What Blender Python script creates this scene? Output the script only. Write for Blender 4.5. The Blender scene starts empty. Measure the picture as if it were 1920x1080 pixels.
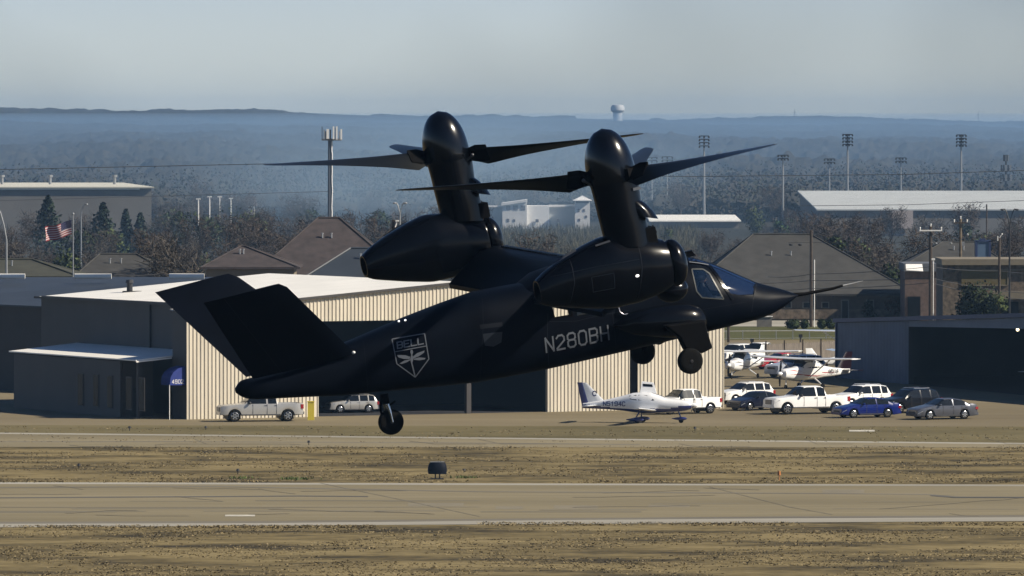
import bpy, bmesh, math, random
from mathutils import Vector, Matrix
from mathutils.bvhtree import BVHTree
R = math.radians
V = Vector
scene = bpy.context.scene
COL = scene.collection

# ---------------- camera ----------------
F = 13500.0            # focal length in photo pixels
CH = 22.0              # camera height
TILT = math.atan(310 / F)
cam = bpy.data.cameras.new('camera'); cam_o = bpy.data.objects.new('camera', cam); COL.objects.link(cam_o)
cam.sensor_width = 36; cam.lens = F / 1920 * 36; cam.clip_start = 1; cam.clip_end = 30000
cam_o.location = (0, 0, CH); cam_o.rotation_euler = (math.pi / 2 - TILT, 0, 0)
scene.camera = cam_o
CAMP = V((0, 0, CH))
FW = V((0, math.cos(TILT), -math.sin(TILT))); UP = V((0, math.sin(TILT), math.cos(TILT)))
def ray(px, py): return FW + V((1, 0, 0)) * ((px - 960) / F) - UP * ((py - 540) / F)
def P(px, py, D):
    r = ray(px, py); return CAMP + r * (D / r.y)
def G(px, py, z=0.0):
    r = ray(px, py); return CAMP + r * ((z - CH) / r.z)
def DG(py): return G(960, py).y
def ZP(py, D): return P(960, py, D).z
def XP(px, D): return P(px, 400, D).x

# ---------------- sky, sun, exposure ----------------
SUN = V((0.76, -0.20, 0.60)).normalized()
el = math.asin(SUN.z)
world = bpy.data.worlds.new('World'); scene.world = world; world.use_nodes = True
wn = world.node_tree; wn.nodes.clear()
sky = wn.nodes.new('ShaderNodeTexSky'); sky.sky_type = 'NISHITA'; sky.sun_disc = False
sky.sun_elevation = el; sky.sun_rotation = math.atan2(SUN.x, SUN.y)
sky.air_density = 1.0; sky.dust_density = 0.6; sky.ozone_density = 3.0
bg = wn.nodes.new('ShaderNodeBackground'); bg.inputs[1].default_value = 0.065
wo = wn.nodes.new('ShaderNodeOutputWorld')
tc_ = wn.nodes.new('ShaderNodeTexCoord'); sx = wn.nodes.new('ShaderNodeSeparateXYZ'); wn.links.new(tc_.outputs['Generated'], sx.inputs[0])
rp = wn.nodes.new('ShaderNodeValToRGB'); rp.color_ramp.interpolation = 'EASE'; e_ = rp.color_ramp.elements          # bright haze layer low down, deeper sky above
e_[0].position = 0.0; e_[0].color = (1.40, 1.50, 1.80, 1); e_[1].position = 1.0; e_[1].color = (.42, .50, .62, 1); k2_ = e_.new(.12); k2_.color = (.50, .60, .76, 1)
k_ = e_.new(.030); k_.color = (.88, 1.02, 1.52, 1)
SKX = 0.36
nz = wn.nodes.new('ShaderNodeTexNoise'); mpw = wn.nodes.new('ShaderNodeMapping'); mpw.inputs['Scale'].default_value = (11, 6, 14); mpw.inputs['Location'].default_value = (SKX, .2, 0)
nz.inputs['Scale'].default_value = 1.0; nz.inputs['Detail'].default_value = 3; wn.links.new(tc_.outputs['Generated'], mpw.inputs[0]); wn.links.new(mpw.outputs[0], nz.inputs[0])
mr = wn.nodes.new('ShaderNodeMapRange'); mr.inputs[1].default_value = .40; mr.inputs[2].default_value = .62; mr.inputs[3].default_value = .80; mr.inputs[4].default_value = 1.14; wn.links.new(nz.outputs[0], mr.inputs[0])
m1 = wn.nodes.new('ShaderNodeMix'); m1.data_type = 'RGBA'; m1.blend_type = 'MULTIPLY'; m1.inputs[0].default_value = 1; m2_ = wn.nodes.new('ShaderNodeVectorMath'); m2_.operation = 'SCALE'
wn.links.new(sx.outputs['Z'], rp.inputs[0]); wn.links.new(sky.outputs[0], m1.inputs[6]); wn.links.new(rp.outputs[0], m1.inputs[7]); wn.links.new(m1.outputs[2], m2_.inputs[0]); wn.links.new(mr.outputs[0], m2_.inputs['Scale'])
wn.links.new(m2_.outputs[0], bg.inputs[0]); wn.links.new(bg.outputs[0], wo.inputs[0])
sl = bpy.data.lights.new('sun', 'SUN'); sl.energy = 5.0; sl.angle = R(0.5); sl.color = (1, 0.90, 0.74)
so = bpy.data.objects.new('sun', sl); COL.objects.link(so)
so.rotation_euler = SUN.to_track_quat('Z', 'Y').to_euler(); so.location = (50, 100, 80)
vs = scene.view_settings; vs.view_transform = 'Standard'; vs.look = 'None'; vs.exposure = 0.58; vs.gamma = 1; vs.use_curve_mapping = False
scene.display_settings.display_device = 'sRGB'
scene.cycles.volume_bounces = 1; scene.cycles.max_bounces = 6; scene.cycles.transparent_max_bounces = 12
scene.cycles.sample_clamp_indirect = 4

# ---------------- materials ----------------
_mats = {}
def M(name, col, rough=0.6, metal=0.0, var=0.0, scale=2.0, stretch=(1, 1, 1), spec=0.5, coat=0.0, emit=None, bump=0.0, col2=None, detail=6, coatr=0.08):
    if name in _mats: return _mats[name]
    m = bpy.data.materials.new(name); m.use_nodes = True; n = m.node_tree; b = n.nodes['Principled BSDF']
    b.inputs['Base Color'].default_value = (*col, 1); b.inputs['Roughness'].default_value = rough
    b.inputs['Metallic'].default_value = metal; b.inputs['Specular IOR Level'].default_value = spec
    b.inputs['Coat Weight'].default_value = coat; b.inputs['Coat Roughness'].default_value = coatr
    if emit: b.inputs['Emission Color'].default_value = (*emit[0], 1); b.inputs['Emission Strength'].default_value = emit[1]
    if var > 0 or bump > 0:
        tc = n.nodes.new('ShaderNodeTexCoord'); mp = n.nodes.new('ShaderNodeMapping'); mp.inputs['Scale'].default_value = stretch
        no = n.nodes.new('ShaderNodeTexNoise'); no.inputs['Scale'].default_value = scale; no.inputs['Detail'].default_value = detail
        n.links.new(tc.outputs['Object'], mp.inputs[0]); n.links.new(mp.outputs[0], no.inputs[0])
        if var > 0:
            cr = n.nodes.new('ShaderNodeValToRGB')
            lo = tuple(c * (1 - var) for c in col); hi = tuple(min(1, c * (1 + var)) for c in (col2 or col))
            cr.color_ramp.elements[0].position = 0.3; cr.color_ramp.elements[0].color = (*lo, 1)
            cr.color_ramp.elements[1].position = 0.7; cr.color_ramp.elements[1].color = (*hi, 1)
            n.links.new(no.outputs[0], cr.inputs[0]); n.links.new(cr.outputs[0], b.inputs['Base Color'])
        if bump > 0:
            bp = n.nodes.new('ShaderNodeBump'); bp.inputs['Strength'].default_value = bump; bp.inputs['Distance'].default_value = 0.05
            n.links.new(no.outputs[0], bp.inputs['Height']); n.links.new(bp.outputs[0], b.inputs['Normal'])
    _mats[name] = m; return m
def glass(name, tint, alpha=0.5):
    if name in _mats: return _mats[name]
    m = bpy.data.materials.new(name); m.use_nodes = True; n = m.node_tree
    b = n.nodes['Principled BSDF']; b.inputs['Base Color'].default_value = (*tint, 1); b.inputs['Roughness'].default_value = 0.04
    b.inputs['Alpha'].default_value = alpha
    _mats[name] = m; return m

# ---------------- mesh builder ----------------
class MB:
    def __init__(s): s.v = []; s.f = []; s.mi = []; s.m = 0; s.c = []
    def add(s, vs, fs):
        o = len(s.v); s.v += [V(p) for p in vs]
        for f in fs: s.f.append([i + o for i in f]); s.mi.append(s.m)
    def addc(s, vs, fs, c):
        s.add(vs, fs); s.c += [V(c)] * len(vs)   # leaf shading follows the crown's outward direction
    def quad(s, *p): s.add(p, [list(range(len(p)))])
    def box(s, c, d, rz=0.0, mat=None):
        c = V(c); hx, hy, hz = d[0] / 2, d[1] / 2, d[2] / 2
        m = mat or Matrix.Rotation(rz, 3, 'Z')
        s.add([c + m @ V((x * hx, y * hy, z * hz)) for x in (-1, 1) for y in (-1, 1) for z in (-1, 1)],
              [(0, 1, 3, 2), (4, 6, 7, 5), (0, 4, 5, 1), (2, 3, 7, 6), (0, 2, 6, 4), (1, 5, 7, 3)])
    def prism(s, pts, off):
        n = len(pts); pts = [V(p) for p in pts]; off = V(off)
        s.add(pts + [p + off for p in pts], [list(range(n))[::-1], list(range(n, 2 * n))] + [(i, (i + 1) % n, n + (i + 1) % n, n + i) for i in range(n)])
    def loft(s, rings, c0=True, c1=True):
        n = len(rings[0]); vs = [p for r in rings for p in r]; fs = []
        for k in range(len(rings) - 1):
            for i in range(n):
                j = (i + 1) % n; fs.append((k * n + i, k * n + j, (k + 1) * n + j, (k + 1) * n + i))
        if c0: fs.append(list(range(n))[::-1])
        if c1: fs.append([(len(rings) - 1) * n + i for i in range(n)])
        s.add(vs, fs)
    def tube(s, pts, r, n=8, caps=True):
        pts = [V(p) for p in pts]; rr = r if isinstance(r, (list, tuple)) else [r] * len(pts); rings = []
        for i, p in enumerate(pts):
            d = (pts[min(i + 1, len(pts) - 1)] - pts[max(i - 1, 0)]).normalized()
            a = d.cross(V((0, 0, 1)) if abs(d.z) < .95 else V((1, 0, 0))).normalized(); b = d.cross(a)
            rings.append([p + (a * math.cos(t) + b * math.sin(t)) * rr[i] for t in [2 * math.pi * k / n for k in range(n)]])
        s.loft(rings, caps, caps)
    def sphere(s, c, r, nu=12, nv=8):
        r = V(r) if not isinstance(r, (int, float)) else V((r, r, r)); c = V(c); rings = []
        for k in range(nv + 1):
            a = -math.pi / 2 + math.pi * k / nv; q = max(math.cos(a), 1e-3)
            rings.append([c + V((r.x * q * math.cos(t), r.y * q * math.sin(t), r.z * math.sin(a))) for t in [2 * math.pi * i / nu for i in range(nu)]])
        s.loft(rings)
def link(name, data, parent=None):
    o = bpy.data.objects.new(name, data); COL.objects.link(o)
    if parent is not None: o.parent = parent
    return o
def build(name, mb, mats, parent=None, smooth=0.0, world=False, recalc=True):
    """one mesh object; world=True: the mesh was written in world coordinates"""
    vs = mb.v
    if world and parent is not None:
        inv = WM(parent).inverted(); vs = [inv @ p for p in vs]
    me = bpy.data.meshes.new(name); me.from_pydata([tuple(p) for p in vs], [], mb.f)
    if not isinstance(mats, (list, tuple)): mats = [mats]
    for m in mats: me.materials.append(m)
    if len(mats) > 1: me.polygons.foreach_set('material_index', mb.mi)
    if recalc:
        bm = bmesh.new(); bm.from_mesh(me); bmesh.ops.recalc_face_normals(bm, faces=bm.faces); bm.to_mesh(me); bm.free()
    if smooth:
        me.polygons.foreach_set('use_smooth', [True] * len(me.polygons)); me.set_sharp_from_angle(angle=R(smooth))
    if len(mb.c) == len(vs) and mb.c:
        me.polygons.foreach_set('use_smooth', [True] * len(me.polygons))
        me.normals_split_custom_set_from_vertices([tuple(((p - c).normalized() * .8 + V((0, 0, .35))).normalized()) for p, c in zip(vs, mb.c)])
    return link(name, me, parent)
def WM(o):
    m = Matrix.LocRotScale(o.location, o.rotation_euler, o.scale)
    return (WM(o.parent) @ m) if o.parent else m
def tag(o, label, cat, group=None, kind=None):
    if label: o['label'] = label
    if cat: o['category'] = cat
    if group: o['group'] = group
    if kind: o['kind'] = kind
    return o
def thing(name, label, cat, loc=(0, 0, 0), rz=0.0, group=None):
    o = bpy.data.objects.new(name, None); COL.objects.link(o); o.location = loc; o.rotation_euler = (0, 0, rz); o.empty_display_size = 0.5
    return tag(o, label, cat, group)
def struct(name, mb, mat, label=None):
    o = build(name, mb, mat); o['kind'] = 'structure'
    if label: o['label'] = label
    return o
def kids(o): return [c for c in COL.objects if c.parent == o]
def copy_tree(root, loc=None, rz=None, label=None, scale=None, group=None):
    r = root.copy(); COL.objects.link(r)
    if loc is not None: r.location = loc
    if rz is not None: r.rotation_euler = (0, 0, rz)
    if label: r['label'] = label
    if group: r['group'] = group
    if scale is not None: r.scale = (scale,) * 3 if isinstance(scale, (int, float)) else scale
    for ch in kids(root):
        c = ch.copy(); COL.objects.link(c); c.parent = r
        for g in kids(ch):
            d = g.copy(); COL.objects.link(d); d.parent = c
    return r
def lerp_tab(tab, x):
    if x <= tab[0][0]: return tab[0][1]
    for (a, b), (c, d) in zip(tab, tab[1:]):
        if x <= c: return b + (d - b) * (x - a) / (c - a) if c > a else d
    return tab[-1][1]

# block lettering: each glyph is a list of polylines on a 4 x 6 grid
GL = {'N': [[(0, 0), (0, 6), (4, 0), (4, 6)]], '2': [[(0, 5), (1, 6), (3, 6), (4, 5), (4, 3.6), (0, 0.6), (0, 0), (4, 0)]],
 '8': [[(1, 0), (3, 0), (4, .8), (4, 2.4), (3.3, 3.1), (4, 3.8), (4, 5.2), (3, 6), (1, 6), (0, 5.2), (0, 3.8), (.7, 3.1), (0, 2.4), (0, .8), (1, 0)], [(.7, 3.1), (3.3, 3.1)]],
 '0': [[(1, 0), (3, 0), (4, 1), (4, 5), (3, 6), (1, 6), (0, 5), (0, 1), (1, 0)]],
 'B': [[(0, 0), (3, 0), (4, .8), (4, 2.4), (3.3, 3.1), (4, 3.8), (4, 5.2), (3, 6), (0, 6), (0, 0)], [(0, 3.1), (3.3, 3.1)]],
 'H': [[(0, 0), (0, 6)], [(4, 0), (4, 6)], [(0, 3), (4, 3)]], 'E': [[(4, 0), (0, 0), (0, 6), (4, 6)], [(0, 3), (3.3, 3)]],
 'L': [[(0, 6), (0, 0), (4, 0)]], '5': [[(4, 6), (0, 6), (0, 3.4), (3, 3.4), (4, 2.5), (4, 1), (3, 0), (1, 0), (0, 1)]],
 '1': [[(1, 4.8), (2.2, 6), (2.2, 0)]], '9': [[(0, 1), (1, 0), (3, 0), (4, 1), (4, 5), (3, 6), (1, 6), (0, 5), (0, 3.6), (1, 2.8), (4, 2.8)]],
 '4': [[(3, 0), (3, 6), (0, 2), (4, 2)]], 'C': [[(4, 5), (3, 6), (1, 6), (0, 5), (0, 1), (1, 0), (3, 0), (4, 1)]]}
def glyph_quads(text, w=0.9, gap=1.6, step=0.7):
    """-> list of quads ((u,v)x4) with u in grid units along the line and v 0..6"""
    out = []; x0 = 0
    for ch in text:
        for pl in GL.get(ch, []):
            for i, (a, b) in enumerate(zip(pl, pl[1:])):
                a = V((*a, 0)); b = V((*b, 0)); d = (b - a); L = d.length; d.normalize(); nrm = V((-d.y, d.x, 0)) * w / 2
                a2 = a - d * (w * .42); b2 = b + d * (w * .42); k = max(1, int((b2 - a2).length / step))
                for j in range(k):
                    p = a2.lerp(b2, j / k); q = a2.lerp(b2, (j + 1) / k)
                    out.append([(x0 + c.x, c.y) for c in (p - nrm, q - nrm, q + nrm, p + nrm)])
        x0 += 4 + gap
    return out, x0 - gap
# =====================================================================
# SETTING: ground, pavements, hills
# =====================================================================
def ground_mat(name, cols, sc1, sc2, stretch=(1, 1, 1), mid=0.5, fine=0.35, wid=.16):
    m = bpy.data.materials.new(name); m.use_nodes = True; n = m.node_tree; b = n.nodes['Principled BSDF']
    b.inputs['Roughness'].default_value = 0.95; b.inputs['Specular IOR Level'].default_value = 0.15
    tc = n.nodes.new('ShaderNodeTexCoord'); mp = n.nodes.new('ShaderNodeMapping'); mp.inputs['Scale'].default_value = stretch
    n.links.new(tc.outputs['Object'], mp.inputs[0])
    def noise(s, d=8, r=.6):
        k = n.nodes.new('ShaderNodeTexNoise'); k.inputs['Scale'].default_value = s; k.inputs['Detail'].default_value = d; k.inputs['Roughness'].default_value = r
        n.links.new(mp.outputs[0], k.inputs[0]); return k.outputs[0]
    a = noise(sc1); c = noise(sc2, 4, .7)
    mx = n.nodes.new('ShaderNodeMath'); mx.operation = 'MULTIPLY_ADD'; mx.inputs[1].default_value = fine; n.links.new(c, mx.inputs[0])
    m2 = n.nodes.new('ShaderNodeMath'); m2.operation = 'MULTIPLY_ADD'; m2.inputs[1].default_value = 1 - fine; n.links.new(a, m2.inputs[0]); n.links.new(mx.outputs[0], m2.inputs[2])
    mx.inputs[2].default_value = 0
    cr = n.nodes.new('ShaderNodeValToRGB'); e = cr.color_ramp.elements
    while len(e) < len(cols): e.new(0.5)
    for i, cc in enumerate(cols): e[i].position = mid - wid + 2 * wid * i / (len(cols) - 1); e[i].color = (*cc, 1)
    n.links.new(m2.outputs[0], cr.inputs[0]); n.links.new(cr.outputs[0], b.inputs['Base Color'])
    bp = n.nodes.new('ShaderNodeBump'); bp.inputs['Strength'].default_value = .4; bp.inputs['Distance'].default_value = .08
    n.links.new(c, bp.inputs['Height']); n.links.new(bp.outputs[0], b.inputs['Normal'])
    return m
dry = ground_mat('dry_grass', [(.035, .028, .014), (.085, .066, .030), (.15, .117, .053), (.205, .162, .078)], .20, 1.8, (.45, 1, 1), mid=.49, wid=.095)
field = ground_mat('field', [(.014, .015, .010), (.022, .022, .015), (.04, .036, .024)], .006, .08)
lawn = ground_mat('lawn', [(.04, .046, .016), (.07, .072, .024), (.115, .105, .04)], .08, 1.2, (.5, 1, 1))
strip = ground_mat('strip_grass', [(.07, .06, .028), (.12, .10, .048), (.16, .135, .07)], .1, 1.5, (.4, 1, 1))
conc = ground_mat('runway_concrete', [(.15, .128, .080), (.18, .154, .096), (.215, .184, .118)], .05, .8, (.12, 1, 1), fine=.2, wid=.12)
conc2 = ground_mat('apron_concrete', [(.125, .102, .062), (.165, .137, .085), (.20, .168, .108)], .05, .5, (.3, 1, 1), fine=.2)
edge = ground_mat('shoulder_concrete', [(.23, .215, .18), (.29, .275, .235), (.34, .325, .28)], .1, 1, (.1, 1, 1), fine=.2)
tarm = ground_mat('asphalt', [(.045, .045, .045), (.07, .068, .064), (.09, .086, .08)], .1, 1, (.1, 1, 1))

g = MB(); g.quad((-9000, -300, 0), (9000, -300, 0), (9000, 14000, 0), (-9000, 14000, 0)); struct('ground', g, field)
def sheet(name, ys, mat, z, xl=-1900, xr=3900, nseg=1):
    """ys: (top-left y, top-right y, bottom-left y, bottom-right y) in photo rows at x=0 and x=1920"""
    tl, tr, bl, br = ys
    yt = lambda x: tl + (tr - tl) * x / 1920; yb = lambda x: bl + (br - bl) * x / 1920
    mb = MB(); mb.quad(G(xl, yb(xl), z), G(xr, yb(xr), z), G(xr, yt(xr), z), G(xl, yt(xl), z)); return struct(name, mb, mat)
sheet('grass_field', (570, 570, 1400, 1400), dry, .004, -9000, 11000)
sheet('lawn', (612, 612, 640, 636), lawn, .008, 1000, 2100)
sheet('road', (596, 596, 612, 612), edge, .008, 1000, 2400)
sheet('gravel_path', (641, 637, 652, 660), conc2, .008, 1000, 2400)
sheet('apron', (655, 662, 797, 800), conc2, .012, -300, 2600)
sheet('drain_strip', (797, 800, 812, 831), strip, .014, -1200, 2500)
sheet('taxiway', (812, 831, 838, 839), conc, .018, -1200, 2500)
sheet('taxiway_edge', (811, 830.5, 813.5, 833), edge, .022, -1200, 2500)
sheet('runway', (905, 909, 988, 976), conc, .018)
sheet('runway_edge', (904, 908.5, 907.5, 911.5), edge, .022)
sheet('runway_shoulder', (980, 968.5, 988.5, 977), edge, .023)
# dark seams and tyre marks on the pavements
def streak(name, pts, mat, z, wpx, mb=None):
    keep = mb is not None; mb = mb or MB()
    for (x0, y0), (x1, y1) in zip(pts, pts[1:]):
        mb.quad(G(x0, y0 + wpx, z), G(x1, y1 + wpx, z), G(x1, y1, z), G(x0, y0, z))
    return mb if keep else struct(name, mb, mat)
seam = M('joint_seal', (.07, .065, .055), .9, var=.5, scale=.3, stretch=(.2, 3, 1))
seam2 = M('joint_stain', (.13, .115, .085), .9, var=.4, scale=.3, stretch=(.1, 3, 1))
streak('runway_joint', [(-300, 933), (0, 932.5), (560, 929), (690, 930)], seam, .025, 1.8)
streak('runway_joint', [(-300, 915), (400, 911), (900, 921), (1500, 924), (1740, 926), (1800, 931), (2300, 932)], seam2, .026, 1.6)
streak('runway_joint', [(1745, 928), (1790, 931.5), (2300, 932.5)], seam, .028, 2.0)
streak('runway_joint', [(-300, 979), (500, 977), (1000, 972), (1500, 968), (2300, 964)], seam2, .0265, 3.5)
streak('taxiway_joint', [(-300, 828), (300, 827.5), (800, 829), (1200, 833)], seam2, .024, 1.2)
streak('runway_joint', [(-300, 950), (250, 951), (900, 950)], seam2, .027, .8)
streak('runway_joint', [(600, 905), (760, 938), (900, 968)], seam2, .029, .7)
streak('runway_joint', [(1330, 912), (1480, 950), (1560, 964)], seam2, .0295, .7)
rgc = random.Random(77)
m_crack = M('crack_seal', (.105, .09, .065), .9, var=.3, scale=.5); m_rub = M('tyre_rubber', (.135, .117, .076), .9, var=.25, scale=.4, stretch=(.1, 2, 1)); m_patch = M('concrete_patch', (.165, .143, .095), .9, var=.15, scale=.4)
cks, rbs, pts_ = MB(), MB(), MB()
for k in range(26):   # random hairline cracks and sealed joints
    x, y = rgc.uniform(-50, 1900), rgc.uniform(910, 966) if k % 3 else rgc.uniform(816 + 0, 836); pts = [(x, y)]; dx, dy = rgc.uniform(18, 60), rgc.uniform(-3.5, 3.5)
    for q in range(rgc.randint(3, 7)): x += dx + rgc.uniform(-10, 10); y += dy + rgc.uniform(-1.2, 1.2); pts.append((x, min(967, max(910, y)) if k % 3 else min(837, max(832, y))))
    streak('', pts, m_crack, .0300 + k * .0002, .45, cks)
for k in range(14):   # faint rubber and oil streaks along the wheel paths
    x = rgc.uniform(-100, 1800); y = rgc.choice([rgc.uniform(936, 944), rgc.uniform(952, 960)]); L_ = rgc.uniform(120, 420); streak('', [(x, y), (x + L_, y + rgc.uniform(-1, 1))], m_rub, .0215 + k * .0002, rgc.uniform(.8, 2.2), rbs)
for k in range(5):
    x, y = rgc.uniform(100, 1700), rgc.uniform(914, 950); streak('', [(x, y), (x + rgc.uniform(40, 110), y)], m_patch, .0195 + k * .0003, rgc.uniform(4, 9), pts_)
struct('runway_cracks', cks, m_crack); struct('rubber_marks', rbs, m_rub); struct('pavement_patches', pts_, m_patch)
wpaint = M('worn_paint', (.42, .40, .34), .8, var=.3, scale=1.5)
for i, (x0, x1, y) in enumerate([(422, 478, 965), (1592, 1640, 806)]):
    mb = MB(); mb.quad(G(x0, y + 3, .03), G(x1, y + 3, .03), G(x1, y, .03), G(x0, y, .03)); struct('pavement_marking', mb, wpaint)

# low dry grass, too many blades to count
rng = random.Random(3)
gm = M('dry_blades', (.17, .132, .065), .9, var=.45, scale=.6)
gb = MB()
def tufts(y0, y1, n, h0, h1, xl=-60, xr=1980):
    for _ in range(n):
        py = rng.uniform(y0, y1); px = rng.uniform(xl, xr); c = G(px, py)
        if math.sin(c.x * .5 + 2 * math.sin(c.y * .21)) + math.sin(c.x * .13 - c.y * .33) + rng.uniform(-1, 1) < -.2: continue
        h = rng.uniform(h0, h1)
        for _k in range(3):
            a = rng.uniform(0, 6.28); w = rng.uniform(.03, .09); l = V((math.cos(a), math.sin(a), 0))
            d = V((rng.uniform(-.12, .12), rng.uniform(-.1, .1), 0)); o = c + d
            gb.add([o - l * w, o + l * w, o + d + V((0, 0, h))], [(0, 1, 2)])
tufts(990, 1090, 12000, .02, .08); tufts(841, 902, 7000, .02, .09); tufts(800, 830, 1500, .03, .1); tufts(985.5, 990, 1600, .03, .1, -60, 700); tufts(980, 986, 1600, .03, .1, 900, 1980); tufts(901.5, 905.5, 1500, .03, .1); tufts(837, 841, 1200, .02, .09)
tag(build('grass', gb, gm, recalc=False), 'dry straw coloured grass growing beside the runway', 'grass', kind='stuff')
dg = M('green_weed', (.06, .085, .02), .9, var=.4, scale=3)
gb2 = MB()
for (cx, cy, n, sp) in [(555, 899, 120, .5), (455, 897, 60, .35), (870, 896, 60, .5)]:
    for _ in range(n):
        c = G(cx, cy) + V((rng.gauss(0, sp), rng.gauss(0, sp * .8), 0)); a = rng.uniform(0, 6.28); l = V((math.cos(a), math.sin(a), 0)) * .05
        gb2.add([c - l, c + l, c + V((rng.uniform(-.1, .1), 0, rng.uniform(.08, .22)))], [(0, 1, 2)])
tag(build('weeds', gb2, dg, recalc=False), 'small green weeds at the edge of the runway', 'weeds', kind='stuff')

# distant hills
def crest_px(px):
    return lerp_tab([(-2000, 208), (0, 205), (250, 207), (480, 207), (640, 213), (900, 219), (1100, 226), (1400, 229), (1700, 231), (2000, 233), (4000, 236)], px)
def hz(x, y):
    if y < 2200: return -1.0
    px = 960 + x / max(y, 1) * F
    top = ZP(crest_px(px) , 9000) + 1.5 * math.sin(x * .006) + .9 * math.sin(x * .019 + 1)
    t = min(1, (y - 2200) / 6800); return -1 + (top + 1) * (t ** 1.15) + (1.2 * math.sin(x * .004 + y * .003) + .8 * math.sin(y * .006 - x * .002)) * t
mb = MB(); NX, NY = 200, 50
for j in range(NY + 1):
    for i in range(NX + 1):
        y = 2100 + j * (9000 - 2100) / NY; x = (-1 + 2 * i / NX) * 3500; mb.v.append(V((x, y, hz(x, y) if j else -1.5)))
for j in range(NY):
    for i in range(NX):
        a = j * (NX + 1) + i; mb.f.append([a, a + 1, a + NX + 2, a + NX + 1]); mb.mi.append(0)
n0 = len(mb.v)
for i in range(NX + 1): x = (-1 + 2 * i / NX) * 3500; mb.v.append(V((x, 9400, -1.5)))
for i in range(NX): a = NY * (NX + 1) + i; mb.f.append([a, a + 1, n0 + i + 1, n0 + i]); mb.mi.append(0)
hillm = ground_mat('hill_scrub', [(.014, .015, .011), (.021, .021, .016), (.034, .032, .024)], .004, .03, (1, .4, 1))
h = build('hills', mb, hillm, smooth=60); h['kind'] = 'structure'

# =====================================================================
# VEGETATION
# =====================================================================
def leafmat(name, c, var=.5, sc=.8): return M(name, c, .85, var=var, scale=sc, spec=.2)
m_ever = leafmat('evergreen_leaf', (.028, .042, .016)); m_ever2 = leafmat('oak_leaf', (.05, .066, .022)); m_conif = leafmat('juniper_leaf', (.020, .032, .020))
m_twig = leafmat('winter_twig', (.05, .038, .030)); m_twig2 = leafmat('grey_twig', (.058, .05, .042)); m_bark = M('bark', (.075, .058, .045), .95, var=.35, scale=4)
m_red = leafmat('russet_leaf', (.10, .035, .018)); m_brush = leafmat('brush_stem', (.075, .068, .040))
def leaves(mb, c, r, n, s, rg, up=0.0):
    for _ in range(n):
        while True:
            d = V((rg.uniform(-1, 1), rg.uniform(-1, 1), rg.uniform(-1, 1)))
            if .25 < d.length < 1: break
        p = V(c) + V((d.x * r[0], d.y * r[1], d.z * r[2])); a = V((rg.gauss(0, 1), rg.gauss(0, 1), rg.gauss(0, 1))).normalized()
        b = a.cross(V((rg.gauss(0, 1), rg.gauss(0, 1), rg.gauss(0, 1)))).normalized(); q = s * rg.uniform(.5, 1.4)
        mb.addc([p - a * q, p + b * q * .6, p + a * q, p - b * q * .6], [(0, 1, 2, 3)], V(c) - V((0, 0, r[2] * .2)))
def ev_tree(name, label, cat, loc, h, w, mat, seed, n=900, leaf=.22, trunk=.18, group=None, low=.12):
    rg = random.Random(seed); t = thing(name, label, cat, loc, group=group)
    tb = MB(); tb.tube([(0, 0, -.2), (.05, 0, h * .3), (0, .05, h * .7)], [trunk, trunk * .7, trunk * .2], 7)
    cb = MB()
    for k in range(14):
        a = rg.uniform(0, 6.28); rr = w * .5 * rg.uniform(.1, .62); z = h * rg.uniform(low + .15, .86); f = 1 - .45 * max(0, z / h - .5) * 2
        c = (math.cos(a) * rr * f, math.sin(a) * rr * f, z); tb.tube([(0, 0, z * .6), c], [trunk * .35, .03], 5)
        q = w * rg.uniform(.17, .27); leaves(cb, c, (q, q, q * .85), n // 14, leaf, rg)
    build('trunk', tb, m_bark, t); build('crown', cb, mat, t, recalc=False); return t
def conifer(name, label, loc, h, w, mat, seed, group=None):
    rg = random.Random(seed); t = thing(name, label, 'tree', loc, group=group)
    tb = MB(); tb.tube([(0, 0, -.2), (0, 0, h * .9)], [.22, .04], 7); cb = MB()
    for k in range(60):
        z = h * (.06 + .94 * (k / 60) ** .9); rad = w * .5 * (1 - z / h) ** .8 * rg.uniform(.65, 1.15) + .1; 
        for j in range(3):
            a = rg.uniform(0, 6.28); leaves(cb, (math.cos(a) * rad * .55, math.sin(a) * rad * .55, z), (rad * .55, rad * .55, h * .03), 10, .28, rg)
    build('trunk', tb, m_bark, t); build('crown', cb, mat, t, recalc=False); return t
def bare_tree(name, label, loc, h, w, mat, seed, n=1100, group=None):
    rg = random.Random(seed); t = thing(name, label, 'tree', loc, group=group)
    tb = MB(); tb.tube([(0, 0, -.2), (.1, 0, h * .25), (0, .1, h * .5)], [.22, .16, .08], 6); cb = MB()
    tips = []
    for k in range(11):
        a = k * 2.4 + rg.uniform(-.3, .3); z0 = h * rg.uniform(.2, .45); e = V((math.cos(a) * w * rg.uniform(.2, .42), math.sin(a) * w * rg.uniform(.2, .42), h * rg.uniform(.6, .92)))
        tb.tube([(0, 0, z0), e * .55 + V((0, 0, z0 * .3)), e], [.09, .05, .02], 5); tips.append(e)
    for _ in range(n):
        e = rg.choice(tips); s = e * rg.uniform(.55, 1.0); d = V((rg.gauss(0, 1), rg.gauss(0, 1), rg.gauss(.5, .8))).normalized() * rg.uniform(.06, .17) * h
        s = s + V((rg.gauss(0, .06), rg.gauss(0, .06), rg.gauss(0, .05))) * h
        q = d.cross(V((rg.gauss(0, 1), rg.gauss(0, 1), rg.gauss(0, 1)))).normalized() * rg.uniform(.03, .075)
        cb.add([s - q, s + q, s + d], [(0, 1, 2)])
    build('trunk', tb, m_bark, t); build('crown', cb, mat, t, recalc=False); return t
def place_h(py_top, D): return ZP(py_top, D)

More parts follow.
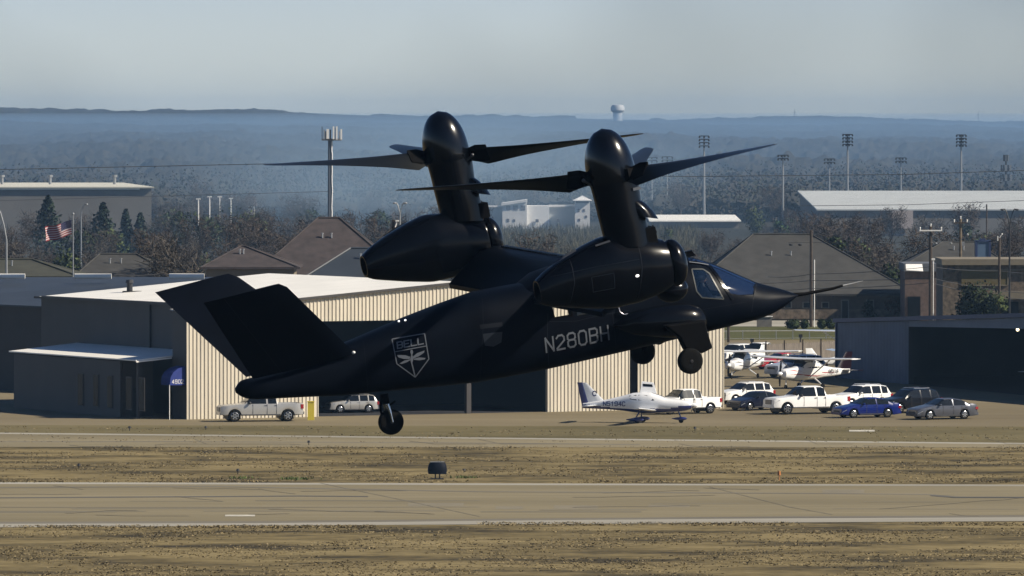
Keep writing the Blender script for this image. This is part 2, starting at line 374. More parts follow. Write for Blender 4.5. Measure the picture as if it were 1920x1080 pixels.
# belts of bare trees in the middle distance, copies of five prototypes
LT = 'leafless winter tree in the brushy belt beyond the airfield houses'
LG = 'dark evergreen tree in the brushy belt beyond the airfield houses'
GB, GE = 'bare trees beyond the houses', 'evergreens beyond the houses'
protos = [bare_tree('bare_tree', LT, (0, 0, 0), 9, 8, m_twig, 11, group=GB), bare_tree('bare_tree', LT, (0, 0, 0), 8, 9, m_twig2, 12, group=GB),
          bare_tree('bare_tree', LT, (0, 0, 0), 10, 7, m_twig, 13, group=GB)]
eprotos = [ev_tree('evergreen_tree', LG, 'tree', (0, 0, 0), 8, 7, m_ever, 14, n=700, leaf=.3, group=GE), ev_tree('evergreen_tree', LG, 'tree', (0, 0, 0), 7, 7.5, m_ever2, 15, n=700, leaf=.3, group=GE)]
used = set(); rg = random.Random(21)
def clear(px, D):
    # keep the open lots, the warehouses and the office roofs free
    if D < 860 and 1180 < px < 2000: return False
    if 900 < px < 1135 and 950 < D < 1560: return False
    if -200 < px < 300 and 1180 < D < 1560: return False
    if 1490 < px < 2200 and 1240 < D < 1620: return False
    if 1200 < px < 1410 and 1380 < D < 1560: return False
    return True
cnt = 0
while cnt < 210:
    D = 870 + 730 * rg.random() ** 1.3; px = rg.uniform(-60, 1980)
    if not clear(px, D): continue
    ev = rg.random() < .2; src = rg.choice(eprotos if ev else protos); s = rg.uniform(.6, 1.0)
    if 1130 < px < 1530 and D < 1400: s *= .65
    loc = (XP(px, D), D, 0); cnt += 1
    if src.name in used: copy_tree(src, loc, rg.uniform(0, 6.28), scale=s)
    else: used.add(src.name); src.location = loc; src.scale = (s, s, s)
for p in protos + eprotos:
    if p.name not in used: p.location = (XP(700, 1000), 1000, 0)

# brush on the open lot and the far woodland
mb = MB(); rg = random.Random(5)
for _ in range(5200):
    D = rg.uniform(880, 1440); px = rg.uniform(915, 1300 if D > 1000 else 1180); p = V((XP(px, D), D, 0)); hh = rg.uniform(.8, 2.6)
    for k in range(4):
        d = V((rg.gauss(0, .35), rg.gauss(0, .35), 1)).normalized() * hh; q = V((rg.uniform(.05, .14), rg.uniform(-.05, .05), 0)); o = p + V((rg.gauss(0, .8), rg.gauss(0, .8), 0))
        mb.add([o - q, o + q, o + d], [(0, 1, 2)])
tag(build('brush', mb, m_brush, recalc=False), 'tall winter brush covering the open lot before the white building', 'brush', kind='stuff')
mb = MB(); rg = random.Random(8)
for _ in range(4200):
    D = 1580 * (1.75 ** rg.random()); px = rg.uniform(-40, 1960); x = XP(px, D); z0 = max(0, hz(x, D)); s = D / 2500
    if math.sin(x * .012 / s) + math.sin(D * .004 + x * .005) + rg.uniform(-1, 1.3) < -.5: continue
    mb.m = 0 if rg.random() < .75 else 1
    w = rg.uniform(5, 12) * max(1, s * .8); hh = rg.uniform(4, 9) * (1 if D < 4000 else .7)
    for k in range(44 if D < 2600 else 26):
        a = rg.uniform(0, 6.28); rr = rg.random() ** .5; zz = rg.uniform(.1, 1); c = V((x + math.cos(a) * rr * w * .5 * (1.2 - zz * .6), D + math.sin(a) * rr * w * .5, z0 + zz * hh * (1 - .3 * rr)))
        q = rg.uniform(.28, .62); ax = V((rg.gauss(0, 1), rg.gauss(0, 1), rg.gauss(0, 1))).normalized() * q; bx = ax.cross(V((rg.gauss(0, 1), rg.gauss(0, 1), 1))).normalized() * q * .7
        mb.addc([c - ax, c + bx, c + ax, c - bx], [(0, 1, 2, 3)], (x, D, z0 - hh))
tag(build('woodland', mb, [leafmat('far_wood', (.050, .045, .036), sc=.02, var=.3), leafmat('far_evergreen', (.036, .042, .028), sc=.02, var=.3)], recalc=False), 'far winter woodland reading as one mass below the hills', 'woodland', kind='stuff')

# closed winter canopy of the far woods: rolling crowns in clumps with clearings between
from mathutils import noise as mn
mb = MB(); NXc = 860; rows = []; D = 1590.0
while D < 8700: rows.append(D); D *= 1.0085
for jr, D in enumerate(rows):
    for i in range(NXc + 1):
        px = -500 + 2920 * i / NXc; x = XP(px, D); sc_n = max(1.0, D / 2600)
        clump = mn.noise(V((x * .010 / sc_n ** .6, D * .0016, 3.1))); cr_ = .8 * mn.noise(V((x * .075 / sc_n, jr * .45, 0))) + .55 * mn.noise(V((x * .22 / sc_n, jr * .9, 7))) + .3 * mn.noise(V((x * .6 / sc_n, jr * 1.3, 9)))
        hgt = (4.2 + 4.5 * cr_ + 6 * clump) * (.7 if D < 2250 else 1) * (1 if D < 4500 else .75); z0 = max(0, hz(x, D))
        mb.v.append(V((x, D, z0 + (hgt if clump > -.22 else -2.5))))
for j in range(len(rows) - 1):
    for i in range(NXc):
        a = j * (NXc + 1) + i; mb.f.append([a, a + 1, a + NXc + 2, a + NXc + 1]); mb.mi.append(0)
tag(build('woodland_canopy', mb, M('canopy', (.030, .028, .022), .95, var=.45, scale=.035, spec=.1), smooth=80, recalc=False), 'far brown green winter tree canopy covering the plain and hillside', 'woodland', kind='stuff')

# trees that can be told apart
def at(px, D, z=0): return V((XP(px, D), D, z))
conifer('juniper_tree', 'tallest dark pointed conifer left, before the long grey warehouse', at(90, 1100), ZP(368, 1100), 9.5, m_conif, 31)
conifer('juniper_tree', 'second dark pointed conifer, right of the flagpole before the grey warehouse', at(193, 1100), ZP(380, 1100), 8.0, m_conif, 32)
conifer('juniper_tree', 'small pointed conifer at the right end of the long grey warehouse', at(236, 1150), ZP(394, 1150), 5, m_conif, 33)
conifer('juniper_tree', 'smallest conifer just right of the grey warehouse corner', at(263, 1150), ZP(400, 1150), 5, m_conif, 34)
ev_tree('oak_tree', 'round dark crowned tree right of the grey warehouse', 'tree', at(348, 1150), ZP(390, 1150), 6.5, m_ever, 35)
ev_tree('live_oak_tree', 'broad green crowned tree left of the cell tower pole', 'tree', at(450, 1150), ZP(398, 1150), 11, m_ever2, 36)
ev_tree('live_oak_tree', 'low green tree between the cell tower and the round dark tree', 'tree', at(400, 1180), ZP(405, 1180), 9, m_ever2, 37)
ev_tree('cedar_tree', 'small bright green tree left of the long grey roofed warehouse', 'tree', at(1464, 1250), ZP(402, 1250), 4.5, leafmat('cedar_leaf', (.045, .085, .03)), 38)
ev_tree('oak_tree', 'dark green tree behind the peak of the office hip roof', 'tree', at(1556, 880), ZP(432, 880), 6, m_ever, 39)
ev_tree('oak_tree', 'dark shrub tree between office roof and white awning', 'tree', at(1672, 850), ZP(498, 850), 7, m_ever, 40, low=.02)
ev_tree('live_oak_tree', 'large dark round tree before the stone fronted building', 'tree', at(1830, 745), ZP(508, 745), 7.4, leafmat('dense_oak', (.022, .032, .012)), 41, n=3800, leaf=.17, low=.0)
ev_tree('live_oak_tree', 'low leafy tree touching the right side of the large dark tree', 'tree', at(1872, 742), ZP(552, 742), 2.8, m_ever2, 42, leaf=.14, low=.0)
ev_tree('red_oak_sapling', 'russet leaved young tree beside the office wall', 'tree', at(1676, 800), ZP(552, 800), 2.6, m_red, 43, n=500, leaf=.12, trunk=.06)
ev_tree('dark_shrub', 'dark tall shrub right of the office doorway', 'shrub', at(1634, 800), ZP(562, 800), 2.4, m_ever, 44, n=900, leaf=.12, trunk=.06, low=-.1)
bare_tree('bare_tree', 'large bare tree reaching above the hangar roof left of the brown roofs', at(322, 700), ZP(428, 700), 7, m_twig2, 45, n=1500)
for px, lab, w in [(1487, 'widest clipped round bush by the road, leftmost of the row', 1.5), (1509, 'second small clipped round bush from the left by the road', .8), (1541, 'third clipped round bush, just right of the tall dark pole', .9), (1558, 'rightmost clipped round bush beside the hangar corner', .95)]:
    rg = random.Random(int(px)); D = DG(617); t = thing('clipped_bush', lab, 'bush', at(px, D), group='clipped bushes along the road')
    b = MB(); leaves(b, (0, 0, .55), (w * .62, w * .6, .55), 700, .09, rg); b2 = MB(); b2.sphere((0, 0, .5), (w * .5, w * .5, .46))
    build('foliage', b, m_ever, t, recalc=False); build('inner_crown', b2, m_ever, t)
# =====================================================================
# BUILDINGS
# =====================================================================
m_tan = M('tan_metal', (.55, .50, .405), .55, var=.13, scale=1.1, stretch=(1, 1, .12)); m_dkwall = M('shade_dark_metal', (.035, .031, .030), .6, var=.15, scale=.5)  # m_dkwall: base lowered, wall shade is put into the colour
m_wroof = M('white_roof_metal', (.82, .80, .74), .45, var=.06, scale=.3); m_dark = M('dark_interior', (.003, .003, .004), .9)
m_bluewall = M('blue_metal', (.10, .13, .185), .6, var=.15, scale=.4); m_trimb = M('blue_trim', (.02, .035, .10), .5); m_white = M('white_paint', (.78, .77, .74), .5, var=.05)
m_steel = M('steel', (.30, .31, .32), .45, metal=.6, var=.15, scale=2); m_droof = M('dark_roof_metal', (.03, .037, .048), .5, var=.2, scale=.3)
m_shing = M('brown_shingle', (.040, .031, .031), .9, var=.3, scale=1.2, bump=.3); m_shing2 = M('grey_shingle', (.036, .035, .033), .9, var=.25, scale=.8, bump=.3)
m_shing3 = M('olive_shingle', (.035, .036, .026), .9, var=.25, scale=.8); m_stone = M('ledge_stone', (.11, .085, .062), .85, var=.55, scale=2.2, bump=.5)
m_glassd = M('dark_glass', (.006, .008, .011), .25, spec=.12); m_beige = M('beige_stucco', (.17, .145, .105), .85, var=.1); m_yel = M('yellow_paint', (.55, .45, .05), .6)
m_concw = M('pale_panel_wall', (.15, .14, .125), .8, var=.1, scale=.2); m_wood = M('fence_wood', (.14, .12, .10), .9, var=.4, scale=3, stretch=(4, 4, .4)); m_pole = M('pole_wood', (.05, .038, .03), .9, var=.3, scale=5)
m_galv = M('galvanised', (.25, .26, .27), .5, metal=.3); m_blk = M('black_paint', (.015, .015, .017), .5); m_lens = M('lamp_lens', (.6, .6, .58), .3)
U2 = V((.889, .459, 0)).normalized(); S2 = V((-.459, .889, 0)).normalized()
C0 = V((-24.1, 533.2, 0))
def hp(t, s, z=0): return C0 + U2 * t + S2 * s + V((0, 0, z))
def t_of(px, s=0):
    k = (px - 960) / F; b = C0 + S2 * s; return (k * b.y - b.x) / (U2.x - k * U2.y)
WID = 45.5; HALF = WID / 2
def rake(t): return 8.15 + (10.0 - 8.15) * (1 - abs(t - HALF) / HALF)
def corrugated(mb, f, t0, t1, zb, zt, nrm, pitch=.31, dep=.06):
    """vertical ribs between t0..t1; f(t) -> base point, zb/zt functions of t"""
    n = max(1, round((t1 - t0) / pitch)); p = (t1 - t0) / n; ts = []
    for k in range(n): ts += [(t0 + k * p, 0), (t0 + k * p + p * .62, 0), (t0 + k * p + p * .72, dep), (t0 + k * p + p * .90, dep)]
    ts.append((t1, 0)); vs = []
    for t, d in ts:
        q = f(t) + nrm * d; vs += [V((q.x, q.y, zb(t))), V((q.x, q.y, zt(t)))]
    mb.add(vs, [(2 * i, 2 * i + 2, 2 * i + 3, 2 * i + 1) for i in range(len(ts) - 1)])
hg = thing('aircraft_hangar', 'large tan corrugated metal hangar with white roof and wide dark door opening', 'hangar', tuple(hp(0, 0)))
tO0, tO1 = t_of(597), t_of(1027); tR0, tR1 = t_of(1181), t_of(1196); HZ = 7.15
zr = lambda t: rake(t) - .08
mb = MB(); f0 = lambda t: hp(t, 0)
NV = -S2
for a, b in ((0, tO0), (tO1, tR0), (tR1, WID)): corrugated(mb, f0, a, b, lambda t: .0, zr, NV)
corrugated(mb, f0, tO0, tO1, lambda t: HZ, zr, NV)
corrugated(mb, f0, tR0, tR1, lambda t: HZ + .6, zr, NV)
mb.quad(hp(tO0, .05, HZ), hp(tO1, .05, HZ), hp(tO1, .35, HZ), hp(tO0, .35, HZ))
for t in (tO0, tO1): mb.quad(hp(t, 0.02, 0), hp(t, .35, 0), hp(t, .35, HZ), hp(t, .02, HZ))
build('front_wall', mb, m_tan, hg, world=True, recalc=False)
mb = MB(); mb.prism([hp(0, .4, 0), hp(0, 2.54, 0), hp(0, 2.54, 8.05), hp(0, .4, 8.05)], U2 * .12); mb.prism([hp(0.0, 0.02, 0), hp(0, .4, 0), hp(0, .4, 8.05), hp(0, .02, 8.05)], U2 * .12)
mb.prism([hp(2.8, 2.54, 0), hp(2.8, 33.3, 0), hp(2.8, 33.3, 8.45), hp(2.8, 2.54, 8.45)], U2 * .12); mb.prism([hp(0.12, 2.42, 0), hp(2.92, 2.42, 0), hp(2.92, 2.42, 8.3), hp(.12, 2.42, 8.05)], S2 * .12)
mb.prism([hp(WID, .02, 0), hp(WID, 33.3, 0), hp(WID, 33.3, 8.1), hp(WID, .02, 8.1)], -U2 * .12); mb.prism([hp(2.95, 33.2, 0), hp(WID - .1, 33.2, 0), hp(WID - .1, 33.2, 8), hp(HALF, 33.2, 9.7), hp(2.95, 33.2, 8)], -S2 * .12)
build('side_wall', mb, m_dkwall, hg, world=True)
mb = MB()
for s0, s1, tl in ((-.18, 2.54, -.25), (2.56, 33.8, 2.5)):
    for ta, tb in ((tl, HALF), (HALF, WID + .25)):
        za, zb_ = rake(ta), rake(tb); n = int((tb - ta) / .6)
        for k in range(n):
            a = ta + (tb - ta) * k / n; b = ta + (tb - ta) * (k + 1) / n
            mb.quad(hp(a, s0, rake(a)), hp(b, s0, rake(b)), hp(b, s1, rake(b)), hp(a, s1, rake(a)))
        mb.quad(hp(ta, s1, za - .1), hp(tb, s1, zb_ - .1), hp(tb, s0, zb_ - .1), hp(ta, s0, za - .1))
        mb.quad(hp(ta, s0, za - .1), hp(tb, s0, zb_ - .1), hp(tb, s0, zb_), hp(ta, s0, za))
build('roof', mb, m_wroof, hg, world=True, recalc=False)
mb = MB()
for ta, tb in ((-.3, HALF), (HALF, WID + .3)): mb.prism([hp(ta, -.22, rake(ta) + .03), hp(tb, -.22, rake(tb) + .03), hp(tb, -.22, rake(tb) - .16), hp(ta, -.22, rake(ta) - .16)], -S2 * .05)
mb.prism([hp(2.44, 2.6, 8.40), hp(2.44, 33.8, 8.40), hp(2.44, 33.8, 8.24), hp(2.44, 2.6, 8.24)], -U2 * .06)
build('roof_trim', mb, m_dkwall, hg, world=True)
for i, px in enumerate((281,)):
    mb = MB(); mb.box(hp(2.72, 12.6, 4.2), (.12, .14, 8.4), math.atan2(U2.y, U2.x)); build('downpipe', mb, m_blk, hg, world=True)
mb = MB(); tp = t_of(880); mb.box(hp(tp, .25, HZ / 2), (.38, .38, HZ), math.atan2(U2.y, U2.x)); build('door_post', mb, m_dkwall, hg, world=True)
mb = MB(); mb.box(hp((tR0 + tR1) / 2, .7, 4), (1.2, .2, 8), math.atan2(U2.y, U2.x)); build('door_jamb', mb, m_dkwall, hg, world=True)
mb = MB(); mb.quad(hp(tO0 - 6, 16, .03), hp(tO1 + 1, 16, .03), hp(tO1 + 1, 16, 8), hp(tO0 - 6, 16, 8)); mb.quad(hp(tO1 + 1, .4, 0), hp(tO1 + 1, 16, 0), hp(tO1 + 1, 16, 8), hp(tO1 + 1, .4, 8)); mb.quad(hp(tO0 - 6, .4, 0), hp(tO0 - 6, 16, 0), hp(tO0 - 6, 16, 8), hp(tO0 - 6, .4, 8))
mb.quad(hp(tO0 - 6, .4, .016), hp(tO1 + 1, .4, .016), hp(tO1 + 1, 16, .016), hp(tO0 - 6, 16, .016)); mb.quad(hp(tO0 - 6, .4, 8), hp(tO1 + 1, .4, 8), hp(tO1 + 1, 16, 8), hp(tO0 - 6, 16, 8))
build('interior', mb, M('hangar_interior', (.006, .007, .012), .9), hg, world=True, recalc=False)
vp = hp(8.0, 28, rake(8.0) - .05); mb = MB(); mb.tube([vp, vp + V((0, 0, .75))], .24, 10); mb.tube([vp + V((0, 0, .75)), vp + V((0, 0, 1.0))], [.34, .28], 10); mb.box(vp + V((.2, 0, .06)), (1.5, .8, .12))
build('roof_vent', mb, m_blk, hg, world=True)
# canopy with the house number
aw = thing('door_canopy', 'blue fabric canopy numbered 4902 over the hangar side door', 'awning', tuple(hp(-.6, 0, 0)))
mb = MB(); prof = [(0.02, 3.95), (-.55, 3.78), (-.95, 3.5), (-1.15, 3.15), (-1.2, 2.75), (-1.2, 2.55), (0.02, 2.55)]
m_canv = M('blue_canvas', (.006, .022, .17), .75, var=.15, scale=3)
mb.prism([hp(t * 1.04, .25, z) for t, z in prof], S2 * 1.6); build('canvas', mb, m_canv, aw, world=True)
mb = MB(); q, w = glyph_quads('4902', w=.85, gap=2.2); sc = .92 / w
for qd in q: mb.quad(*[hp(-1.08 + u * sc, .245, 2.68 + v * sc * 1.15) for u, v in qd])
build('number', mb, m_white, aw, world=True, recalc=False)
mb = MB(); mb.tube([hp(-1.27, .3, 0), hp(-1.27, .3, 2.6)], .035, 6); build('post', mb, m_white, aw, world=True)
# low annex
an = thing('office_annex', 'low dark walled annex with white metal roof on the hangar side', 'annex', tuple(hp(-2.9, 2.6)))
mb = MB(); sw = 6.0
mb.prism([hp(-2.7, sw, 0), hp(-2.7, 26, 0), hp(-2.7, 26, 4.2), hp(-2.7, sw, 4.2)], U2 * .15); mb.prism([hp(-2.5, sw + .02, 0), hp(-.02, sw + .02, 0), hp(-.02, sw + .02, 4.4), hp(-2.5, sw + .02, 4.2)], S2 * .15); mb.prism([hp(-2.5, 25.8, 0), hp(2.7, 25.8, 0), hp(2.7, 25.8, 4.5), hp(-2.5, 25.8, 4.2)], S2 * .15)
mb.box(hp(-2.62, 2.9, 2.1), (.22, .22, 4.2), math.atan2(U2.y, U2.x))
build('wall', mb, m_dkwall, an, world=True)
mb = MB(); mb.prism([hp(-2.95, 2.5, 4.3), hp(-.06, 2.5, 4.55), hp(-.06, 2.5, 4.45), hp(-2.95, 2.5, 4.2)], S2 * .1); mb.prism([hp(-2.95, 2.6, 4.3), hp(2.76, 2.6, 4.85), hp(2.76, 26.4, 4.85), hp(-2.95, 26.4, 4.3)], V((0, 0, .09)))
build('roof', mb, m_wroof, an, world=True)
for px, w in ((151, .55), (180, .5), (206, .5), (242, .55), (266, .5)):
    k = (px - 960) / F; b = hp(-2.71, 0); s = (k * b.y - b.x) / (S2.x - k * S2.y)
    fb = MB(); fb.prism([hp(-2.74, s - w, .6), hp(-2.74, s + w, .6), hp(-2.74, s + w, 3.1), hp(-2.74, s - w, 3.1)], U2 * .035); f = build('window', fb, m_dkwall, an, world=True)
    pb = MB(); pb.prism([hp(-2.76, s - w + .08, .68), hp(-2.76, s + w - .08, .68), hp(-2.76, s + w - .08, 3.02), hp(-2.76, s - w + .08, 3.02)], U2 * .018); build('pane', pb, m_glassd, f, world=True)
mb = MB(); mb.prism([hp(-1.9, sw - .03, 0.02), hp(-.8, sw - .03, .02), hp(-.8, sw - .03, 2.2), hp(-1.9, sw - .03, 2.2)], S2 * .04); build('door', mb, m_blk, an, world=True)

# gable / hip building helper (local frame: x along the ridge, y depth, origin centre of the footprint)
def hip_house(name, label, cat, loc, rz, w, d, hw, hr, ridge, m_r, m_w, oh=.6, group=None, xoff=0):
    t = thing(name, label, cat, loc, rz, group)
    mb = MB(); mb.box((0, 0, hw / 2), (w, d, hw)); build('wall', mb, m_w, t)
    a, b = w / 2 + oh, d / 2 + oh; r0, r1 = xoff - ridge / 2, xoff + ridge / 2
    vs = [(-a, -b, hw), (a, -b, hw), (a, b, hw), (-a, b, hw), (r0, 0, hr), (r1, 0, hr)]
    mb = MB(); mb.add(vs, [(0, 1, 5, 4), (1, 2, 5), (2, 3, 4, 5), (3, 0, 4), (0, 3, 2, 1)])
    mb.box((0, -b - .03, hw + .02), (w + 2 * oh, .05, .2)); rf = build('roof', mb, m_r, t)
    mb = MB()
    for p, q in ((0, 4), (3, 4), (1, 5), (2, 5)): mb.tube([V(vs[p]) + V((0, 0, .03)), V(vs[q]) + V((0, 0, .05))], .09, 5)
    mb.tube([V(vs[4]) + V((0, 0, .05)), V(vs[5]) + V((0, 0, .05))], .1, 5); build('ridge_cap', mb, m_r, rf)
    for f_ in (.3, .62):
        p = V(vs[4]).lerp(V(vs[5]), f_).lerp(V((xoff + (f_ - .5) * w * .3, -b, hw)), .35); mb = MB(); mb.tube([p, p + V((0, 0, .45))], .09, 6); mb.tube([p + V((0, 0, .42)), p + V((0, 0, .5))], .14, 6); build('roof_vent', mb, m_steel, rf)
    return t
# dark hangar behind, left
D1 = 592; dk = thing('metal_building', 'dark roofed metal building left of the white roofed hangar', 'building', tuple(at(60, D1)))
e0 = P(-200, 562, 600); e1 = P(440, 590, 574); r0 = P(-200, 520, 628); r1 = P(470, 519, 600); b1 = P(470, 519, 612) + V((3, 26, -1.5)); b0 = r0 + V((0, 26, -1.5))
mb = MB(); mb.add([e0, e1, r1, r0, b0, b1], [(0, 1, 2, 3), (3, 2, 5, 4)]); mb.add([p - V((0, 0, .15)) for p in (e0, e1)] + [e1, e0], [(0, 1, 2, 3)]); build('roof', mb, m_droof, dk, world=True, recalc=False)
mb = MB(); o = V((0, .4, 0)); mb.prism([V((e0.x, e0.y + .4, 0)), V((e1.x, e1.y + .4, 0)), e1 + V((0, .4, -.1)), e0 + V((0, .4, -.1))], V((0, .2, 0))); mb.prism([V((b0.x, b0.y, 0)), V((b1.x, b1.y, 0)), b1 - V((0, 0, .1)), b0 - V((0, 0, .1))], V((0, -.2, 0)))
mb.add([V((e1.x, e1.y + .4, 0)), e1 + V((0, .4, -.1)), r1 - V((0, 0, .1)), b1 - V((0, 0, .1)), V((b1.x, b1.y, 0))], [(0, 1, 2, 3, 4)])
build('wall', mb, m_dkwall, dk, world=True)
mb = MB()
for (x0, y0, x1, y1) in ((78, 534, 140, 542), (30, 553, 80, 560)):
    def on(px, py):   # point of the roof slope under a photo pixel
        nrm = (e1 - e0).cross(r0 - e0).normalized(); r_ = ray(px, py); tt = (e0 - CAMP).dot(nrm) / r_.dot(nrm); return CAMP + r_ * tt
    a, b = on(x0, y0), on(x1, y1); mb.prism([a, b, b + V((0, .35, .05)), a + V((0, .35, .05))], V((0, 0, .06)))
build('roof_flashing', mb, m_galv, dk, world=True)
for i, (x0, x1) in enumerate(((-40, 47), (140, 209), (317, 383))):
    dd = 620 - (x0 + 200) * .042; a = P(x0, 518, dd); b = P(x1, 518, dd - 2.8); mb = MB(); n = 10; ring = [(.28 * math.cos(R(k * 36)), .24 * math.sin(R(k * 36))) for k in range(10)]
    mb.loft([[a + V((0, y * .95, z)) for y, z in ring]] + [[b + V((0, y * .95, z)) for y, z in ring]]); build('ridge_vent', mb, m_wroof, dk, smooth=50, world=True)

# far warehouses
def wh(name, label, x0, x1, D, y_top, y_eave, y_base, m_w, depth, m_r=None, slope_dx=0, rz=0):
    """front wall facing the camera from px x0..x1, roof rising away from it"""
    t = thing(name, label, 'warehouse', tuple(at((x0 + x1) / 2, D)))
    A, B = at(x0, D), at(x1, D); ze = ZP(y_eave, D); D2 = D + depth; zt = ZP(y_top, D2); a2 = V((A.x + slope_dx, D2, 0)); b2 = V((B.x + slope_dx, D2, 0))
    mb = MB(); mb.add([A, B, b2, a2, A + V((0, 0, ze)), B + V((0, 0, ze)), b2 + V((0, 0, zt)), a2 + V((0, 0, zt))], [(0, 1, 5, 4), (1, 2, 6, 5), (2, 3, 7, 6), (3, 0, 4, 7)]); build('wall', mb, m_w, t, world=True)
    mb = MB(); o = .5; mb.prism([A + V((-o, -o, ze + .02)), B + V((o, -o, ze + .02)), b2 + V((o, o, zt + .02)), a2 + V((-o, o, zt + .02))], V((0, 0, .25))); build('roof', mb, m_r or m_wroof, t, world=True)
    return t
w1 = wh('warehouse', 'long flat grey warehouse with pale roof strip at far left', -160, 284, 1330, 345, 353, 420, m_concw, 60, M('pale_roof', (.5, .49, .42), .7), slope_dx=-9)
mb = MB(); D = 1330
mb.prism([at(262, D - .05, ZP(356, D)), at(-160, D - .05, ZP(356, D)), at(-160, D - .05, ZP(352, D)), at(262, D - .05, ZP(352, D))], V((0, -.3, 0))); build('fascia', mb, M('cream_fascia', (.62, .6, .5), .6), w1, world=True)
for px, lab in ((4, ''), (94, ''), (215, '')):
    D = 1365; mb = MB(); p = at(px, D, ZP(352, D)); q = at(px, D, ZP(332, D)); mb.tube([p, q], .28, 8); mb.tube([q, q + V((0, 0, .4))], .5, 8); build('exhaust_stack', mb, m_galv, w1, world=True)
w2 = wh('warehouse', 'long low warehouse with broad pale grey roof at right', 1536, 2150, 1395, 360, 395, 430, m_concw, 118, M('grey_roof', (.40, .42, .42), .7, var=.08, scale=.2), slope_dx=1)
mb = MB(); mb.prism([at(1673, 1394.6, 1.5), at(1712, 1394.6, 1.5), at(1712, 1394.6, 5), at(1673, 1394.6, 5)], V((0, -.15, 0))); build('loading_door', mb, M('pale_door', (.36, .31, .29), .7), w2, world=True)
w3 = wh('low_building', 'low building with bright ragged white roof below the stadium lights', 1222, 1385, 1500, 405, 416, 432, m_concw, 40)
# white building cluster
wb = thing('apartment_building', 'sunlit white multi wing building in the far centre', 'building', tuple(at(1020, 1485)))
D = 1485; wm = M('white_stucco', (.62, .61, .60), .7, var=.12, scale=.5); wm2 = M('grey_stucco', (.30, .32, .34), .8)
def block(x0, x1, y0, y1, dd, dep, m, nm='wall', roof=None):
    A, B = at(x0, D + dd), at(x1, D + dd); z0 = max(0, ZP(y1, D + dd)); z1 = ZP(y0, D + dd); mb = MB(); mb.prism([A + V((0, 0, z0)), B + V((0, 0, z0)), B + V((0, 0, z1)), A + V((0, 0, z1))], V((0, dep, 0))); return build(nm, mb, m, wb, world=True)
block(905, 942, 389, 428, 3, 8, wm2, 'side_wing'); block(903, 943, 386.5, 388.5, 2.5, 9, wm, 'roof')
block(942, 988, 380, 432, 0, 10, wm, 'gable_wing')
mb = MB(); A, B = at(940, D - .5, ZP(381, D)), at(989, D - .5, ZP(374, D)); mb.prism([A, B, B + V((0, 0, -.5)), A + V((0, 0, -.5))], V((0, 11, 0))); build('roof', mb, wm, wb, world=True)
block(988, 1030, 386, 432, 1, 9, M('bright_stucco', (.78, .77, .75), .7, var=.05), 'centre_wing'); block(1030, 1078, 389, 432, 4, 8, wm2, 'east_wing'); block(1029, 1079, 385, 388.5, 3.5, 9, wm, 'roof')
block(1078, 1106, 376, 440, 0, 8, wm, 'tower_wing'); mb = MB(); A, B, T_ = at(1074, D - 1, ZP(376, D)), at(1110, D - 1, ZP(376, D)), at(1092, D + 4, ZP(367, D)); mb.add([A, B, B + V((0, 10, 0)), A + V((0, 10, 0)), T_], [(0, 1, 4), (1, 2, 4), (2, 3, 4), (3, 0, 4), (0, 3, 2, 1)]); build('tower_roof', mb, wm, wb, world=True)
for x0, x1, y0, y1 in ((949, 957, 386, 394), (962, 971, 385, 394), (976, 985, 385, 394), (950, 955, 410, 416), (1004, 1010, 411, 417), (1044, 1049, 410, 416), (1080, 1104, 376.5, 381), (1083, 1087, 392, 397), (1093, 1097, 392, 397), (1097, 1101, 404, 409), (1084, 1088, 410, 415), (962, 966, 411, 416)):
    mb = MB(); A, B = at(x0, D - .06), at(x1, D - .06); mb.prism([A + V((0, 0, ZP(y1, D))), B + V((0, 0, ZP(y1, D))), B + V((0, 0, ZP(y0, D))), A + V((0, 0, ZP(y0, D)))], V((0, .05, 0)) if x0 not in (1004, 1044) else V((0, .9, 0))); build('window', mb, M('grey_window', (.10, .10, .12), .3), wb, world=True)

# houses near the airfield
def hz_at(px, D): return tuple(at(px, D))
def hh(name, lab, x0, x1, D, ye, yr, rid, xo, d, mr, mw, rz=0, cat='house'):
    w = (x1 - x0) / F * D; ze = ZP(ye, D); zr_ = ZP(yr, D + d / 2)
    return hip_house(name, lab, cat, hz_at((x0 + x1) / 2, D + d / 2), rz, w - 1.2, d - 1.2, ze, zr_, rid / F * D, mr, mw, xoff=xo / F * D)
hh('house', 'two storey house with tall brown hip roof behind the hangar', 478, 765, 700, 516, 409, 40, -5, 16, m_shing, m_beige)
hh('house', 'small house with pointed brown hip roof left of the tall brown roof', 378, 566, 690, 503, 462, 6, -17, 10, m_shing, m_beige)
hh('house', 'house with dark low hip roof between brown roof and rotorcraft tail', 570, 745, 672, 522, 466, 60, 30, 9, m_droof, m_beige)
hh('house', 'house with dark olive hip roof behind the flagpole', 138, 345, 700, 525, 477, 70, -20, 14, m_shing2, m_beige)
hh('house', 'house with olive roof behind the leftmost ridge vent', -90, 160, 680, 520, 487, 90, -20, 12, m_shing3, m_beige)
of = hh('office_building', 'wide single storey office with large grey hip roof behind the nose', 1270, 1712, 800, 553, 440, 110, -25, 26, m_shing2, M('tan_brick', (.075, .058, .042), .85, var=.2, scale=3), cat='office')
D = 800.55
def ofpart(nm, x0, x1, y0, y1, m, proud=.04):
    Dn = D - proud; mb = MB(); A, B = at(x0, Dn), at(x1, Dn); z0 = max(.01, ZP(y1, Dn)); z1 = ZP(y0, Dn); mb.prism([A + V((0, 0, z0)), B + V((0, 0, z0)), B + V((0, 0, z1)), A + V((0, 0, z1))], V((0, proud + .05, 0))); return build(nm, mb, m, of, world=True)
ofpart('stone_base', 1280, 1702, 580, 598, m_stone, .1)
